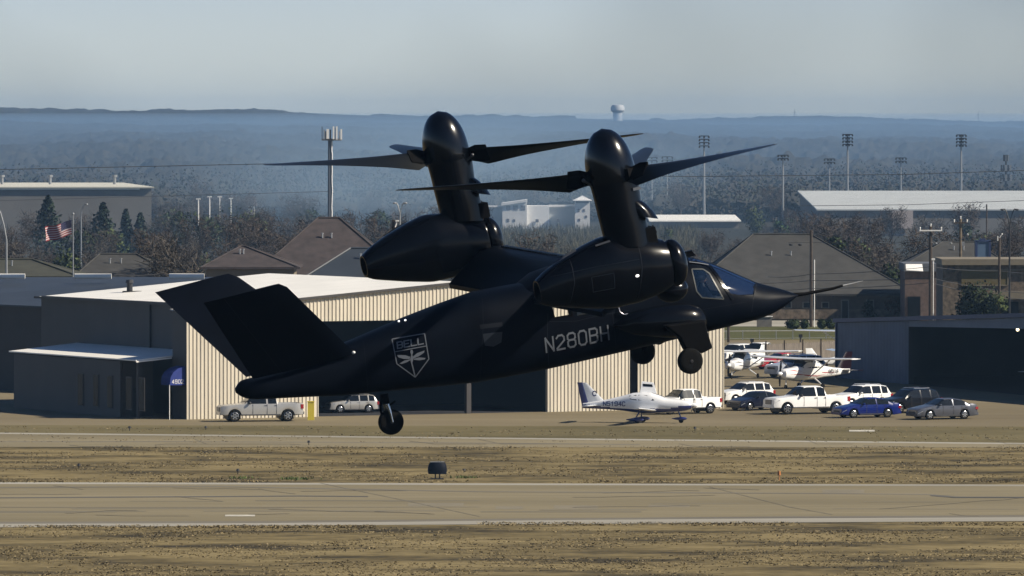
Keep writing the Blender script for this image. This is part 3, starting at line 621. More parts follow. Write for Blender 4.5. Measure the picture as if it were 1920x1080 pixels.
for x in (1577, 1624): ofpart('door', x, x + 15, 562, 600, M('pale_trim', (.18, .17, .14), .7), .14); ofpart('doorway', x + 2, x + 13, 564, 600, m_glassd, .17)
for x in (1430, 1470, 1505, 1540): ofpart('window', x, x + 15, 566, 578, M('pale_trim', (.18, .17, .14), .7), .13); ofpart('pane', x + 2, x + 13, 567.5, 577, m_glassd, .16)
for x in (1562, 1581, 1608, 1652, 1690, 1530): ofpart('soffit_lamp', x - 1.5, x + 1.5, 554.5, 557.5, m_blk, .3)
# building with white awning, stone fronted building, hip roof behind
nb = thing('retail_building', 'dark brick building with small white awning left of the stone front', 'building', tuple(at(1735, 790)))
D = 790
def bx(par, nm, x0, x1, y0, y1, m, DD, dep): 
    mb = MB(); A, B = at(x0, DD), at(x1, DD); z0 = max(0, ZP(y1, DD)); z1 = ZP(y0, DD); mb.prism([A + V((0, 0, z0)), B + V((0, 0, z0)), B + V((0, 0, z1)), A + V((0, 0, z1))], V((0, dep, 0))); return build(nm, mb, m, par, world=True)
bx(nb, 'wall', 1697, 1768, 509, 620, M('dark_brick', (.10, .07, .06), .9, var=.3, scale=2), 790, 10)
bx(nb, 'parapet', 1695, 1770, 494, 509, M('slate_panel', (.09, .10, .12), .8), 789.7, 10.5)
mb = MB(); A, B = P(1698, 495, 789.4), P(1729, 495, 789.4); C_, D_ = P(1731, 508, 787.8), P(1699, 506, 787.8); mb.prism([A, B, C_, D_], V((0, 0, -.06))); build('awning', mb, m_white, nb, world=True)
bx(nb, 'doorway', 1702, 1726, 556, 620, m_glassd, 789.9, .15)
sb = thing('stone_building', 'stone fronted building with tan band and blue script sign', 'building', tuple(at(1850, 765)))
bx(sb, 'wall', 1768, 2100, 497, 640, m_stone, 765, 12); bx(sb, 'cornice', 1766, 2102, 486, 497, m_beige, 764.4, 13); bx(sb, 'stucco_panel', 1803, 1889, 507, 534, M('ochre_stucco', (.10, .08, .035), .85), 764.9, .05)
bx(sb, 'trim_strip', 1796, 2100, 505, 507.4, m_beige, 764.85, .12); bx(sb, 'trim_strip', 1889, 1892.5, 507.4, 534, m_beige, 764.85, .12); bx(sb, 'trim_strip', 1803, 1889, 534, 536, m_beige, 764.85, .12); bx(sb, 'ledge', 1860, 2100, 546, 561, m_beige, 764.2, .6); bx(sb, 'window', 1862, 1910, 566, 640, m_glassd, 764.8, .15)
mb = MB(); mb.m = 0; ring = lambda rr: [P(1783, 504, 764.9) + V((math.cos(R(k * 22.5)) * .47 * rr, 0, math.sin(R(k * 22.5)) * .14 * rr)) for k in range(14)]
o_, i_ = ring(1.0), ring(.68)
for k in range(13): mb.prism([o_[k], o_[k + 1], i_[k + 1], i_[k]], V((0, -.05, 0)))
build('sign', mb, m_trimb, sb, world=True)
hh('house', 'house with grey hip roof behind the stone fronted building', 1692, 1888, 850, 497, 454, 60, 8, 12, m_shing2, m_beige)
ch = thing('roof_cupola', 'blue louvred box with dark frame standing on the grey roof', 'cupola', tuple(P(1843, 486, 848)))
mb = MB(); A = P(1831, 486, 848); B = P(1856, 486, 848); T = V((0, 0, ZP(453, 848) - A.z)); mb.prism([A, B, B + T, A + T], V((0, 1.6, 0))); build('panel', mb, M('blue_panel', (.07, .12, .20), .6), ch, world=True)
mb = MB()
for x0, x1, y0, y1 in ((1829, 1833, 452, 486), (1854, 1858, 452, 486), (1829, 1858, 450.5, 453.5), (1838, 1848, 448, 450.5)):
    A = P(x0, y1, 847.9); B = P(x1, y1, 847.9); mb.prism([A, B, V((B.x, B.y, ZP(y0, 847.9))), V((A.x, A.y, ZP(y0, 847.9)))], V((0, 1.8, 0)))
build('frame', mb, m_trimb, ch, world=True)

# right hangar
HA, HB = V((28.06, 621, 0)), V((41.2, 580, 0)); hu = (HB - HA).normalized(); hn = V((hu.y, -hu.x, 0))  # facing the camera side
if hn.y > 0: hn = -hn
rh = thing('open_hangar', 'blue grey hangar with wide black open door at right', 'hangar', tuple(HA))
def t2(px): k = (px - 960) / F; return (k * HA.y - HA.x) / (hu.x - k * hu.y)
def hq(t, s, z): return HA + hu * t - hn * s + V((0, 0, z))
tA = t2(1704); APX = 52.0; zE = ZP(600, 621); zA = zE + (ZP(590, 580) - zE) * APX / (HB - HA).length
def rk(t): return zE + (zA - zE) * (1 - abs(t - APX) / APX)
mb = MB(); corrugated(mb, lambda t: hq(t, 0, 0), 0, tA, lambda t: 0, lambda t: rk(t) - .25, hn, .35, .03)
mb.add([hq(tA, 0, ZP(606, 615)), hq(APX, 0, ZP(612, 580) + .0), hq(APX, 0, rk(APX) - .25), hq(tA, 0, rk(tA) - .25)], [(0, 1, 2, 3)]); mb.add([hq(APX, 0, ZP(612, 580)), hq(2 * APX, 0, 4.6), hq(2 * APX, 0, zE - .2), hq(APX, 0, zA - .25)], [(0, 1, 2, 3)])
build('front_wall', mb, m_bluewall, rh, world=True, recalc=False)
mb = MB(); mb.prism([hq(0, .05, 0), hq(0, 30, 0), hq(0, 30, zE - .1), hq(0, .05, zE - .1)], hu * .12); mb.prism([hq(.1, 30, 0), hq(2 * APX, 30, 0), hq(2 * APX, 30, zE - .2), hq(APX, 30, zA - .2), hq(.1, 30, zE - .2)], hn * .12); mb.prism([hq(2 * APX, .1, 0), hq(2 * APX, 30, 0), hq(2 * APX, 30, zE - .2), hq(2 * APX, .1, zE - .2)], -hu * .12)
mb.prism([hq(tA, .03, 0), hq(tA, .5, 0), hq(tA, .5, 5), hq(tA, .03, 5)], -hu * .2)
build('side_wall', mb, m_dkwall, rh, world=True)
mb = MB(); mb.prism([hq(-.3, -.2, zE), hq(APX, -.2, zA), hq(APX, 30.2, zA), hq(-.3, 30.2, zE)], V((0, 0, .1))); mb.prism([hq(APX, -.2, zA), hq(2 * APX, -.2, zE), hq(2 * APX, 30.2, zE), hq(APX, 30.2, zA)], V((0, 0, .1))); build('roof', mb, M('grey_roof_metal', (.35, .36, .36), .5), rh, world=True)
mb = MB(); mb.prism([hq(-.35, -.25, zE + .12), hq(APX, -.25, zA + .12), hq(APX, -.25, zA - .22), hq(-.35, -.25, zE - .22)], hn * .06); mb.box(hq(-.05, -.05, zE / 2), (.2, .2, zE), math.atan2(hu.y, hu.x)); build('roof_trim', mb, m_trimb, rh, world=True)
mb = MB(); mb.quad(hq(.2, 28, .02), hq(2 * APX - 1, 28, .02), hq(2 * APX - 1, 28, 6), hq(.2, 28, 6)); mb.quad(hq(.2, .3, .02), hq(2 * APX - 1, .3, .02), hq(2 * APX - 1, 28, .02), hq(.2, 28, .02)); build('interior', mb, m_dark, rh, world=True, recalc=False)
lp = V(P(1908, 618, 590)); lm = thing('flood_lamp', 'small lit lamp hanging inside the dark hangar door', 'lamp', tuple(lp)); mb = MB(); mb.sphere((0, 0, 0), .13); build('bulb', mb, M('lit_bulb', (.9, .8, .5), .5, emit=((1, .85, .5), 3.5)), lm, smooth=60); mb = MB(); mb.tube([(0, 0, .1), (0, 0, .35)], [.2, .05], 10); mb.tube([(0, 0, .35), (.2, .3, .8)], .02, 5); build('shade', mb, m_blk, lm)

# wooden fence
fn = thing('wooden_fence', 'weathered grey wooden board fence behind the parked aircraft', 'fence', tuple(G(1500, 690)))
a, b = G(1436, 686), G(1640, 676); n = 90; mb = MB(); pb = None
for k in range(n):
    p = a.lerp(b, k / n); hgt = 1.95 + .04 * math.sin(k * 2.3); mb.box(p + V((0, 0, hgt / 2)), ((b - a).length / n * .93, .03, hgt), math.atan2((b - a).y, (b - a).x))
build('boards', mb, m_wood, fn, world=True)
for k in range(0, 7):
    mb = MB(); p = a.lerp(b, k / 6.0) + V((0, -.08, 1.1)); mb.box(p, (.12, .1, 2.3)); build('fence_post', mb, m_pole, fn, world=True)
cf = thing('chain_link_fence', 'low dark rail fence along the lawn beside the hangar', 'fence', tuple(G(1400, 637)))
mb = MB(); a, b = G(1330, 638), G(1580, 636); mb.tube([a + V((0, 0, .9)), b + V((0, 0, .9))], .035, 5); mb.tube([a + V((0, 0, .15)), b + V((0, 0, .15))], .02, 5); build('rail', mb, m_steel, cf, world=True)
for k in range(9): mb = MB(); p = a.lerp(b, k / 8); mb.tube([p, p + V((0, 0, 1))], .04, 5); build('fence_post', mb, m_steel, cf, world=True)
sg = thing('monument_sign', 'pale boxy monument sign on the lawn below the nose', 'sign', tuple(G(1433, 613)))
p = G(1433, 613); mb = MB(); mb.box(p + V((0, 0, .55)), (1.6, .6, 1.1)); build('panel', mb, m_concw, sg, world=True); mb = MB(); mb.box(p + V((0, 0, 1.13)), (1.8, .8, .1)); build('cap', mb, m_wroof, sg, world=True)
yb = thing('yellow_bollard', 'yellow painted guard post left of the dark hangar opening behind the pickup', 'bollard', tuple(G(583, 788)))
p = G(583, 788); mb = MB(); mb.box(p + V((0, 0, .68)), (.48, .4, 1.36)); mb.box(p + V((0, 0, 1.39)), (.54, .46, .06)); build('post', mb, m_yel, yb, world=True)

# =====================================================================
# POLES, LAMPS, TOWERS
# =====================================================================
def pole(mb, px, y0, y1, D, r0, r1=None):
    a = at(px, D, max(0, ZP(y0, D)) if y0 else 0); b = at(px, D, ZP(y1, D)); mb.tube([a, b], [r0, r1 or r0], 7); return b
def stadium(px, ytop, D, rows, cols, label, pr=.35):
    t = thing('stadium_light', label, 'stadium light', tuple(at(px, D)), group='stadium lights beyond the airfield')
    mb = MB(); top = pole(mb, px, 0, ytop, D, pr, pr * .45); build('pole', mb, m_galv, t, world=True)
    sp = 14 if rows > 2 else 15; k = D / F
    for r in range(rows):
        z = top.z - (1 + r * 6.2) * k; mb = MB(); mb.box((top.x, D - .2, z), (sp * k * 1.35, .2, .2)); c = build('crossarm', mb, m_blk, t, world=True)
        for q in range(cols):
            x = top.x + (q / (cols - 1) - .5) * sp * k * 1.25; lb = MB(); lb.box((x, D - .5, z - .25), (3.0 * k, .45, 3.0 * k)); lb.box((x, D - .2, z - .1), (.18, .5, .18))
            o = build('floodlight', lb, m_blk, t, world=True)
stadium(1320, 254, 1560, 4, 3, 'tall stadium light just right of the near spinner, four rows of lamps')
stadium(1589, 251, 1640, 4, 4, 'tall stadium light above the left end of the grey roofed warehouse')
stadium(1802, 252, 1640, 4, 4, 'tall stadium light above the right part of the grey roofed warehouse')
stadium(1468, 290, 1480, 2, 4, 'short stadium light left of the grey roofed warehouse', .28)
stadium(1555, 297, 1700, 2, 4, 'short stadium light just left of the middle tall one', .28)
stadium(1689, 295, 1700, 2, 4, 'short stadium light above the middle of the grey roofed warehouse', .28)
stadium(1222, 294, 1650, 2, 3, 'short stadium light nearest to the near rotor mast', .25); stadium(1251, 293, 1650, 2, 3, 'short stadium light second from the near rotor mast', .25)
D = 1700; ct = thing('cell_tower', 'far cell tower with antennas at upper right', 'cell tower', tuple(at(1886, D)))
mb = MB(); pole(mb, 1886, 0, 292, D, .4, .2); build('pole', mb, m_blk, ct, world=True)
for y, w in ((296, 8), (315, 17), (333, 19)):
    for q in range(5): mb = MB(); x = 1886 + (q / 4 - .5) * w; a = at(x, D - .6, ZP(y + 5, D)); mb.box(a + V((0, 0, .6)), (.35, .25, 1.5)); build('antenna', mb, m_galv if q in (2, 4) else m_blk, ct, world=True)
    mb = MB(); mb.box(at(1886, D - .3, ZP(y + 2, D)), (w / F * D, .25, .25)); build('crossarm', mb, m_blk, ct, world=True)
D = 900; ct = thing('cell_tower', 'grey monopole cell tower with white panel antennas left of centre', 'cell tower', tuple(at(619, D)))
mb = MB(); pole(mb, 619, 0, 263, D, .36, .27); build('pole', mb, M('tower_grey', (.16, .18, .20), .5, metal=.3), ct, world=True)
mb = MB(); rg = random.Random(2); pts = [at(622.6 + rg.uniform(-.6, .6) , D - .25, ZP(265 + k * 6, D)) for k in range(26)]; mb.tube(pts, .07, 5); build('cable', mb, m_white, ct, world=True)
for i, (x, y0, y1, w, m) in enumerate(((604, 237, 262, 1.2, m_blk), (608, 243, 263, 2.5, m_steel), (614.5, 242, 260, 4.6, m_white), (619.5, 243, 262, 2.5, m_blk), (625.5, 237, 262, 2.8, m_white), (631.5, 237, 262, 3, m_white), (636.5, 246, 262, 2.2, m_steel), (640, 242, 262, 3, m_white), (611, 246, 262, 2.2, m_blk), (628.6, 240, 262, 1.2, m_blk))):
    mb = MB(); a = at(x, D - 1 + .35 * (i % 5), (ZP(y0, D) + ZP(y1, D)) / 2); mb.box(a, (w / F * D, .18, ZP(y0, D) - ZP(y1, D))); build('antenna', mb, m, ct, world=True)
mb = MB(); mb.box(at(622, D - .45, ZP(262.5, D)), (38 / F * D, .15, .15)); mb.box(at(622, D + .5, ZP(261, D)), (34 / F * D, .15, .15)); mb.tube([at(619, D, ZP(264, D)), at(619, D, ZP(261, D))], [.4, .9], 8); build('platform', mb, m_steel, ct, world=True)
D = 3800; tt = thing('transmission_tower', 'tiny hazy lattice tower on the far plain at left', 'tower', tuple(at(297, D)))
mb = MB(); zb = max(0, hz(XP(297, D), D)); a = at(297, D, ZP(258, D))
for sx in (-1, 1): mb.tube([at(297, D, zb) + V((sx * 1.1, 0, 0)), a], [.3, .15], 4)
build('lattice', mb, m_steel, tt, world=True)
for y in (266, 276, 287, 298): mb = MB(); mb.box(at(297, D, ZP(y, D)), (2.4, .3, .3)); build('crossarm', mb, m_steel, tt, world=True)
D = 8200; wt = thing('water_tower', 'hazy white water tower on the horizon', 'water tower', tuple(at(1158, D)))
z0, z1 = hz(XP(1158, D), D), ZP(196, D); mb = MB(); rr = 13 / F * D; zt = [(z0 - 3, .72), (ZP(212, D), .66), (ZP(207, D), 1), (ZP(201, D), 1.0), (ZP(197, D), .8), (z1, .3)]
mb.loft([[at(1158, D, z) + V((rr * q * math.cos(R(k * 30)), rr * q * math.sin(R(k * 30)), 0)) for k in range(12)] for z, q in zt]); build('tank', mb, M('tank_white', (.36, .38, .40), .6), wt, smooth=40, world=True)
for px, y, lab in ((1490, 203, 'thin radio mast on the horizon right of centre'), (1834, 207, 'thin radio mast on the horizon at far right'), (1755, 292, 'small hazy mast on the plain at right')):
    D = 8600 if y < 250 else 3500; t = thing('radio_mast', lab, 'mast', tuple(at(px, D))); mb = MB(); z0 = max(0, hz(XP(px, D), D)); r_ = .5 if D > 5000 else .3
    mb.tube([at(px, D, z0), at(px, D, ZP(y, D))], [r_ * 1.6, r_ * .5], 4); mb.box(at(px, D, ZP(y + 8, D)), (r_ * 5, r_, r_)); build('mast', mb, m_steel, t, world=True)
# utility poles
def upole(px, y0, y1, D, label, arm=True, mat_=m_pole, r=.2, armm=None, armw=24, extra=None):
    t = thing('utility_pole', label, 'utility pole', tuple(at(px, D))); mb = MB(); top = pole(mb, px, 0, y1, D, r, r * .8); build('pole', mb, mat_, t, world=True)
    if arm:
        z = top.z - .45; w = armw / F * D; mb = MB(); mb.box((top.x, D - r - .06, z), (w * 1.7, .11, .13)); c = build('crossarm', mb, armm or mat_, t, world=True)
        for q in (-.8, 0, .8):
            ib = MB(); x = top.x + q * w; zz = z + (.42 if q == 0 else .07); ib.tube([(x, D - r - .06, zz), (x, D - r - .06, zz + .2)], .06, 6); ib.tube([(x, D - r - .06, zz + .2), (x, D - r - .06, zz + .3)], [.1, .07], 6); build('insulator', ib, m_white, t, world=True)
    return t, top
u1, top1 = upole(1521, 0, 432, 775, 'tall dark wooden pole without crossarm behind the nose probe', arm=False, r=.19)
mb = MB()
for x, y in ((1483, 459), (1500, 459)): p = P(x, y, 774.6); mb.sphere(p, (.24, .2, .13), 8, 5)
mb.tube([P(1478, 455, 774.8), P(1521, 455, 774.8)], .02, 4); build('lamp', mb, m_blk, u1, world=True)
mb = MB(); mb.tube([P(1527, 487, 774.3), V((XP(1527, 774.3), 774.3, 0))], .06, 6); build('conduit', mb, m_white, u1, world=True)
u2, top2 = upole(1745, 0, 424, 745, 'thick dark wooden pole with white crossarm between awning and stone front', armm=m_white, r=.21, armw=25)
mb = MB(); mb.tube([P(1750, 486, 744.5), V((XP(1750, 744.5), 744.5, 0))], .05, 6); mb.box(P(1750, 486, 744.4), (.35, .2, .2)); build('conduit', mb, m_white, u2, world=True)
mb = MB()
for x in (1755, 1783): mb.sphere(P(x, 456.5, 744.6), (.15, .13, .1), 8, 5)
mb.tube([P(1745, 454, 744.8), P(1786, 454, 744.8)], .02, 4); build('lamp', mb, m_galv, u2, world=True)
u3, top3 = upole(1801, 0, 410, 780, 'brown wooden pole with crossarm in front of the stone building sign', mat_=M('pole_brown', (.11, .085, .055), .9, var=.3, scale=4), r=.19, armw=15, armm=m_pole)
mb = MB(); mb.tube([P(1801, 450, 779.7), P(1811, 444, 779.5), P(1814, 440, 779.5)], .04, 5); mb.sphere(P(1814, 440, 779.4), .14, 8, 5); mb.box(P(1806, 457, 779.5), (.3, .3, .4)); build('transformer', mb, m_steel, u3, world=True)
u4, top4 = upole(1874, 0, 446, 748, 'slim dark wooden pole left of the twin street lamp', arm=False, r=.16)
mb = MB(); mb.box(P(1871, 447, 747.7), (.1, .1, .5)); mb.tube([P(1874, 446, 748), P(1878, 440, 748)], .04, 5); mb.sphere(P(1879, 439, 747.8), .09, 6, 4); build('insulator', mb, m_white, u4, world=True)
upole(1850, 0, 383, 1100, 'small distant pole in front of the warehouse wall at right', arm=False, r=.14)
u, tp = upole(738, 0, 412, 720, 'short dark post with pale bracket behind the far engine pod', arm=False, r=.22); mb = MB(); mb.box(P(745, 414, 719.8), (.35, .2, .15)); mb.tube([P(744, 416, 719.8), P(741, 426, 719.8)], .06, 5); build('bracket', mb, m_white, u, world=True)
for px, y, D, lab in ((372, 373, 1250, 'pale T shaped light pole, leftmost of four beyond the conifers'), (393, 369, 1300, 'pale T shaped light pole, second of four beyond the conifers'), (412, 369, 1350, 'pale T shaped light pole, third of four beyond the conifers'), (433, 372, 1400, 'faint T shaped light pole, rightmost of four beyond the conifers')):
    t = thing('light_pole', lab, 'light pole', tuple(at(px, D)), group='T shaped light poles'); mb = MB(); top = pole(mb, px, 0, y, D, .13, .1); build('pole', mb, m_white, t, world=True); mb = MB(); mb.box(top, (.8, .25, .18)); build('lamp_head', mb, m_white, t, world=True)
def twin(px, y0, y1, D, label, spread, mat_, r=.09, single=None):
    t = thing('street_lamp', label, 'street lamp', tuple(at(px, D))); k = D / F; mb = MB(); zt = ZP(y1, D); zf = zt - spread * k * 2.6; X = XP(px, D)
    mb.tube([(X, D, 0), (X, D, zf)], [r * 1.3, r], 7); build('pole', mb, mat_, t, world=True)
    for s in ((-1, 1) if not single else (single,)):
        W = spread * k; pts = [(X, D, zf), (X + s * W * .18, D, zf + (zt - zf) * .4), (X + s * W * .45, D, zf + (zt - zf) * .78), (X + s * W * .75, D, zt), (X + s * W * .95, D, zt - W * .02)]
        mb = MB(); mb.tube(pts, r * .75, 6); arm = build('arm', mb, mat_, t, smooth=50, world=True)
        hb = MB(); hb.sphere((X + s * W * 1.15, D, zt - W * .1), (max(.22, W * .25), .16, .1), 8, 5); build('lamp_head', hb, mat_, t, smooth=50, world=True)
twin(1893, 0, 392, 760, 'dark twin arm street lamp above the stone fronted building', 12, m_blk)
twin(750, 0, 380, 780, 'pale twin arm street lamp behind the far engine pod', 9, m_galv)
twin(12, 487, 386, 620, 'tall grey street lamp with single curved arm at the left edge', 24, m_galv, single=-1)
twin(152, 0, 382, 1000, 'faint curved arm street lamp behind the flagpole', 9, m_steel, single=1)
# flagpole
D = 640; fp = thing('flagpole', 'slim grey flagpole behind the hangar roof at left', 'flagpole', tuple(at(137, D))); mb = MB(); top = pole(mb, 137, 0, 401, D, .07, .05); build('pole', mb, m_galv, fp, world=True); mb = MB(); mb.sphere(top, .12, 8, 6); build('finial', mb, m_galv, fp, world=True)
fo = V(P(134, 412, D - .1)); mb = MB(); NX, NY = 30, 26; k = D / F
def flagp(u, v):   # u along the fly, v down
    x = -u * 50 * k; z = -(v * 27 + u * 16 + 4 * u * v * .0) * k - (1 - u) * 0; wv = .16 * math.sin(u * 9 + v * 1.5) * u
    return fo + V((x + .12 * math.sin(v * 2) * u, wv * 2.2, z + .13 * math.sin(u * 7.5 + 1) * u - v * 0))
for i in range(NX):
    for j in range(NY):
        stripe = int(j / NY * 13); canton = i < NX * .4 and stripe < 7; mb.m = 2 if canton else (0 if stripe % 2 == 0 else 1)
        mb.quad(flagp(i / NX, j / NY), flagp((i + 1) / NX, j / NY), flagp((i + 1) / NX, (j + 1) / NY), flagp(i / NX, (j + 1) / NY))
fl = build('flag', mb, [M('flag_red', (.20, .012, .018), .8), M('flag_white', (.42, .38, .38), .8), M('flag_blue', (.006, .008, .05), .8)], None, recalc=False); 
for v in fl.data.vertices: v.co = v.co - fo
fl.location = fo; tag(fl, 'red and white striped flag with blue canton flying left of the flagpole', 'flag')
sb_ = MB(); m_star = M('flag_star', (.42, .40, .42), .8)
for r in range(9):
    for c in range(6 - r % 2):
        u = (.04 + (c + (r % 2) * .5) * .065); v = (.05 + r * .054); p = flagp(u, v) - fo + V((0, -.03, 0)); s = .022
        sb_.add([p + V((s * math.cos(R(90 + a * 36)) * (1 if a % 2 == 0 else .4), 0, s * math.sin(R(90 + a * 36)) * (1 if a % 2 == 0 else .4))) for a in range(10)], [tuple(range(10))])
build('stars', sb_, m_star, fl, recalc=False)
# overhead wires
def wire(pts, label, r=.03, mat_=m_blk, sag=.0):
    mb = MB(); out = []
    for (x0, y0, D0), (x1, y1, D1_) in zip(pts, pts[1:]):
        a, b = P(x0, y0, D0), P(x1, y1, D1_)
        for k in range(17): u = k / 16; out.append(a.lerp(b, u) - V((0, 0, sag * 4 * u * (1 - u))))
    mb.tube(out, r, 4); o = build('power_line', mb, mat_, None); c = sum((v.co for v in o.data.vertices), V()) / len(o.data.vertices)
    for v in o.data.vertices: v.co -= c
    o.location = c; tag(o, label, 'power line')
m_wire = M('wire', (.04, .04, .045), .6)
wire([(-100, 320, 900), (700, 303, 900)], 'long overhead wire crossing the sky haze left of the far rotor', .042, m_wire)
wire([(-100, 379, 1150), (615, 359, 1150)], 'thin overhead wire across the grey warehouse wall', .035, m_wire)
wire([(1180, 329, 1000), (1290, 331, 1000), (1700, 327, 1000), (2000, 317, 1000)], 'overhead wire passing above the grey warehouse roof', .045, m_wire)
wire([(1500, 386, 1000), (1700, 384, 1000), (2000, 373, 1000)], 'overhead wire crossing the grey warehouse roof', .035, m_wire)
wire([(1440, 519, 776), (1521, 514, 775), (1745, 500, 745), (1874, 508, 748), (2000, 514, 748)], 'upper street wire between the wooden poles', .028, m_wire, .15)
wire([(1400, 531, 776), (1521, 526, 775), (1745, 521, 745), (1874, 545, 748), (2000, 553, 748)], 'middle street wire between the wooden poles', .03, m_wire, .1)
wire([(1380, 543, 776), (1521, 541, 775), (1745, 530, 745), (1874, 556, 748), (2000, 564, 748)], 'lowest street wire between the wooden poles', .03, m_wire, .15)
wire([(1521, 454, 775), (1745, 452, 745)], 'single high wire from the tall pole to the crossarm pole', .02, m_wire, .2)
wire([(390, 517, 600), (300, 514, 600), (215, 515, 598)], 'dark service cable along the dark roof ridge', .05, m_blk, .1)
# low poles on the lawn
for px, y0, y1, lab, r in ((1366, 642, 606, 'thick dark post at the hangar corner by the lawn', .14), (1501, 655, 628, 'dark post with small box beside the white wing', .09), (1410, 655, 636, 'short dark post behind the white pickup cab', .09)):
    t = thing('post', lab, 'post', tuple(G(px, y0))); p = G(px, y0); mb = MB(); mb.tube([p, p + V((0, 0, ZP(y1, p.y)))], r, 7); build('shaft', mb, m_pole, t, world=True); mb = MB(); mb.box(p + V((0, 0, ZP(y1, p.y) - .1)), (r * 4, .25, .3)); build('box', mb, m_blk, t, world=True)
# distance sign and small lights by the runway
p = G(820, 899); ds = thing('runway_sign', 'black drum shaped runway marker on the grass by the runway', 'sign', tuple(p)); k = p.y / F
mb = MB(); prof = [(.62, 0), (.72, .25), (.74, .6), (.66, 1.15), (.56, 1.42)]; mb.loft([[(x * .55 * math.cos(t), .3 * x * math.sin(t), .34 + z * .42) for t in [R(22.5 * q) for q in range(16)]] for x, z in [(1.0, 0), (1.08, .5), (1.06, .95), (.98, 1.4), (.84, 1.72)]]); build('drum', mb, M('marker_black', (.004, .006, .013), .6, spec=.1), ds, smooth=50)
mb = MB(); mb.tube([(-.12, 0, 0), (-.12, 0, .36)], .05, 6); mb.tube([(.14, 0, 0), (.14, 0, .36)], .05, 6); mb.box((0, 0, .04), (.8, .4, .07)); build('base', mb, m_blk, ds); mb = MB(); mb.box((0, 0, 1.08), (.86, .3, .05)); build('cap', mb, m_galv, ds)
for px, py, lab, hpx in ((148, 879, 'small black edge light at left of the grass', 10), (446, 889, 'small black edge light below the pickup', 10), (870, 886, 'small black edge light right of the drum marker', 7), (1303, 808, 'small black edge light right of the parked low wing plane', 8), (386, 806, 'small black edge light below the silver pickup', 7), (579, 835, 'small dark edge light beside the taxiway', 9), (243, 808, 'small dark edge light on the grass bank at left', 9), (1461, 901, 'small orange edge marker by the runway at right', 18)):
    p = G(px, py); t = thing('edge_light', lab, 'edge light', tuple(p), group='edge lights in the grass'); h_ = hpx * p.y / F; mb = MB(); mb.tube([(0, 0, 0), (0, 0, h_ * .65)], .035, 6); build('stem', mb, m_blk if px != 1461 else M('orange_paint', (.35, .13, .03), .6), t); mb = MB(); mb.tube([(0, 0, h_ * .55), (0, 0, h_)], [.11, .08], 8); build('lamp', mb, m_blk if px != 1461 else _mats['orange_paint'], t)
# pale houses scattered on the hills
for i, (px, y, D, w, c, lab) in enumerate(((48, 258, 6000, 9, m_concw, 'tiny pale house highest on the left hillside'), (98, 275, 5600, 16, m_tan, 'largest pale building on the left hillside'), (184, 278, 5600, 12, m_concw, 'faint low house right of the pale hillside building'), (299, 222, 8200, 8, m_white, 'tiny white house near the hill crest above the lattice tower'), (372, 299, 4200, 10, m_concw, 'faint pale house on the plain right of the lattice tower'), (470, 386, 1420, 14, m_white, 'small white shed among trees left of the cell tower'), (1432, 370, 1900, 6, m_white, 'small white tank house left of the warehouse trees'), (1745, 291, 4500, 7, m_white, 'tiny pale house on the plain at right'), (1704, 297, 4300, 12, m_concw, 'pale low house beside the short stadium light'), (580, 280, 5200, 9, m_concw, 'faint pale house left of the cell tower on the hillside'))):
    z = max(0, hz(XP(px, D), D)); k = D / F; t = thing('distant_house', lab, 'house', tuple(at(px, D, z))); zt = ZP(y, D) - z
    hh_ = max(2.5, zt); mb = MB(); mb.box((0, 0, hh_ / 2 - 1), (w * k, 6, hh_ + 2)); build('wall', mb, c, t); mb = MB(); a = w * k / 2 + .5
    mb.add([(-a, -3.6, hh_), (a, -3.6, hh_), (a, 3.6, hh_), (-a, 3.6, hh_), (-a * .7, 0, hh_ + 1.8), (a * .7, 0, hh_ + 1.8)], [(0, 1, 5, 4), (1, 2, 5), (2, 3, 4, 5), (3, 0, 4), (0, 3, 2, 1)]); build('roof', mb, m_shing if i % 2 else m_concw, t)
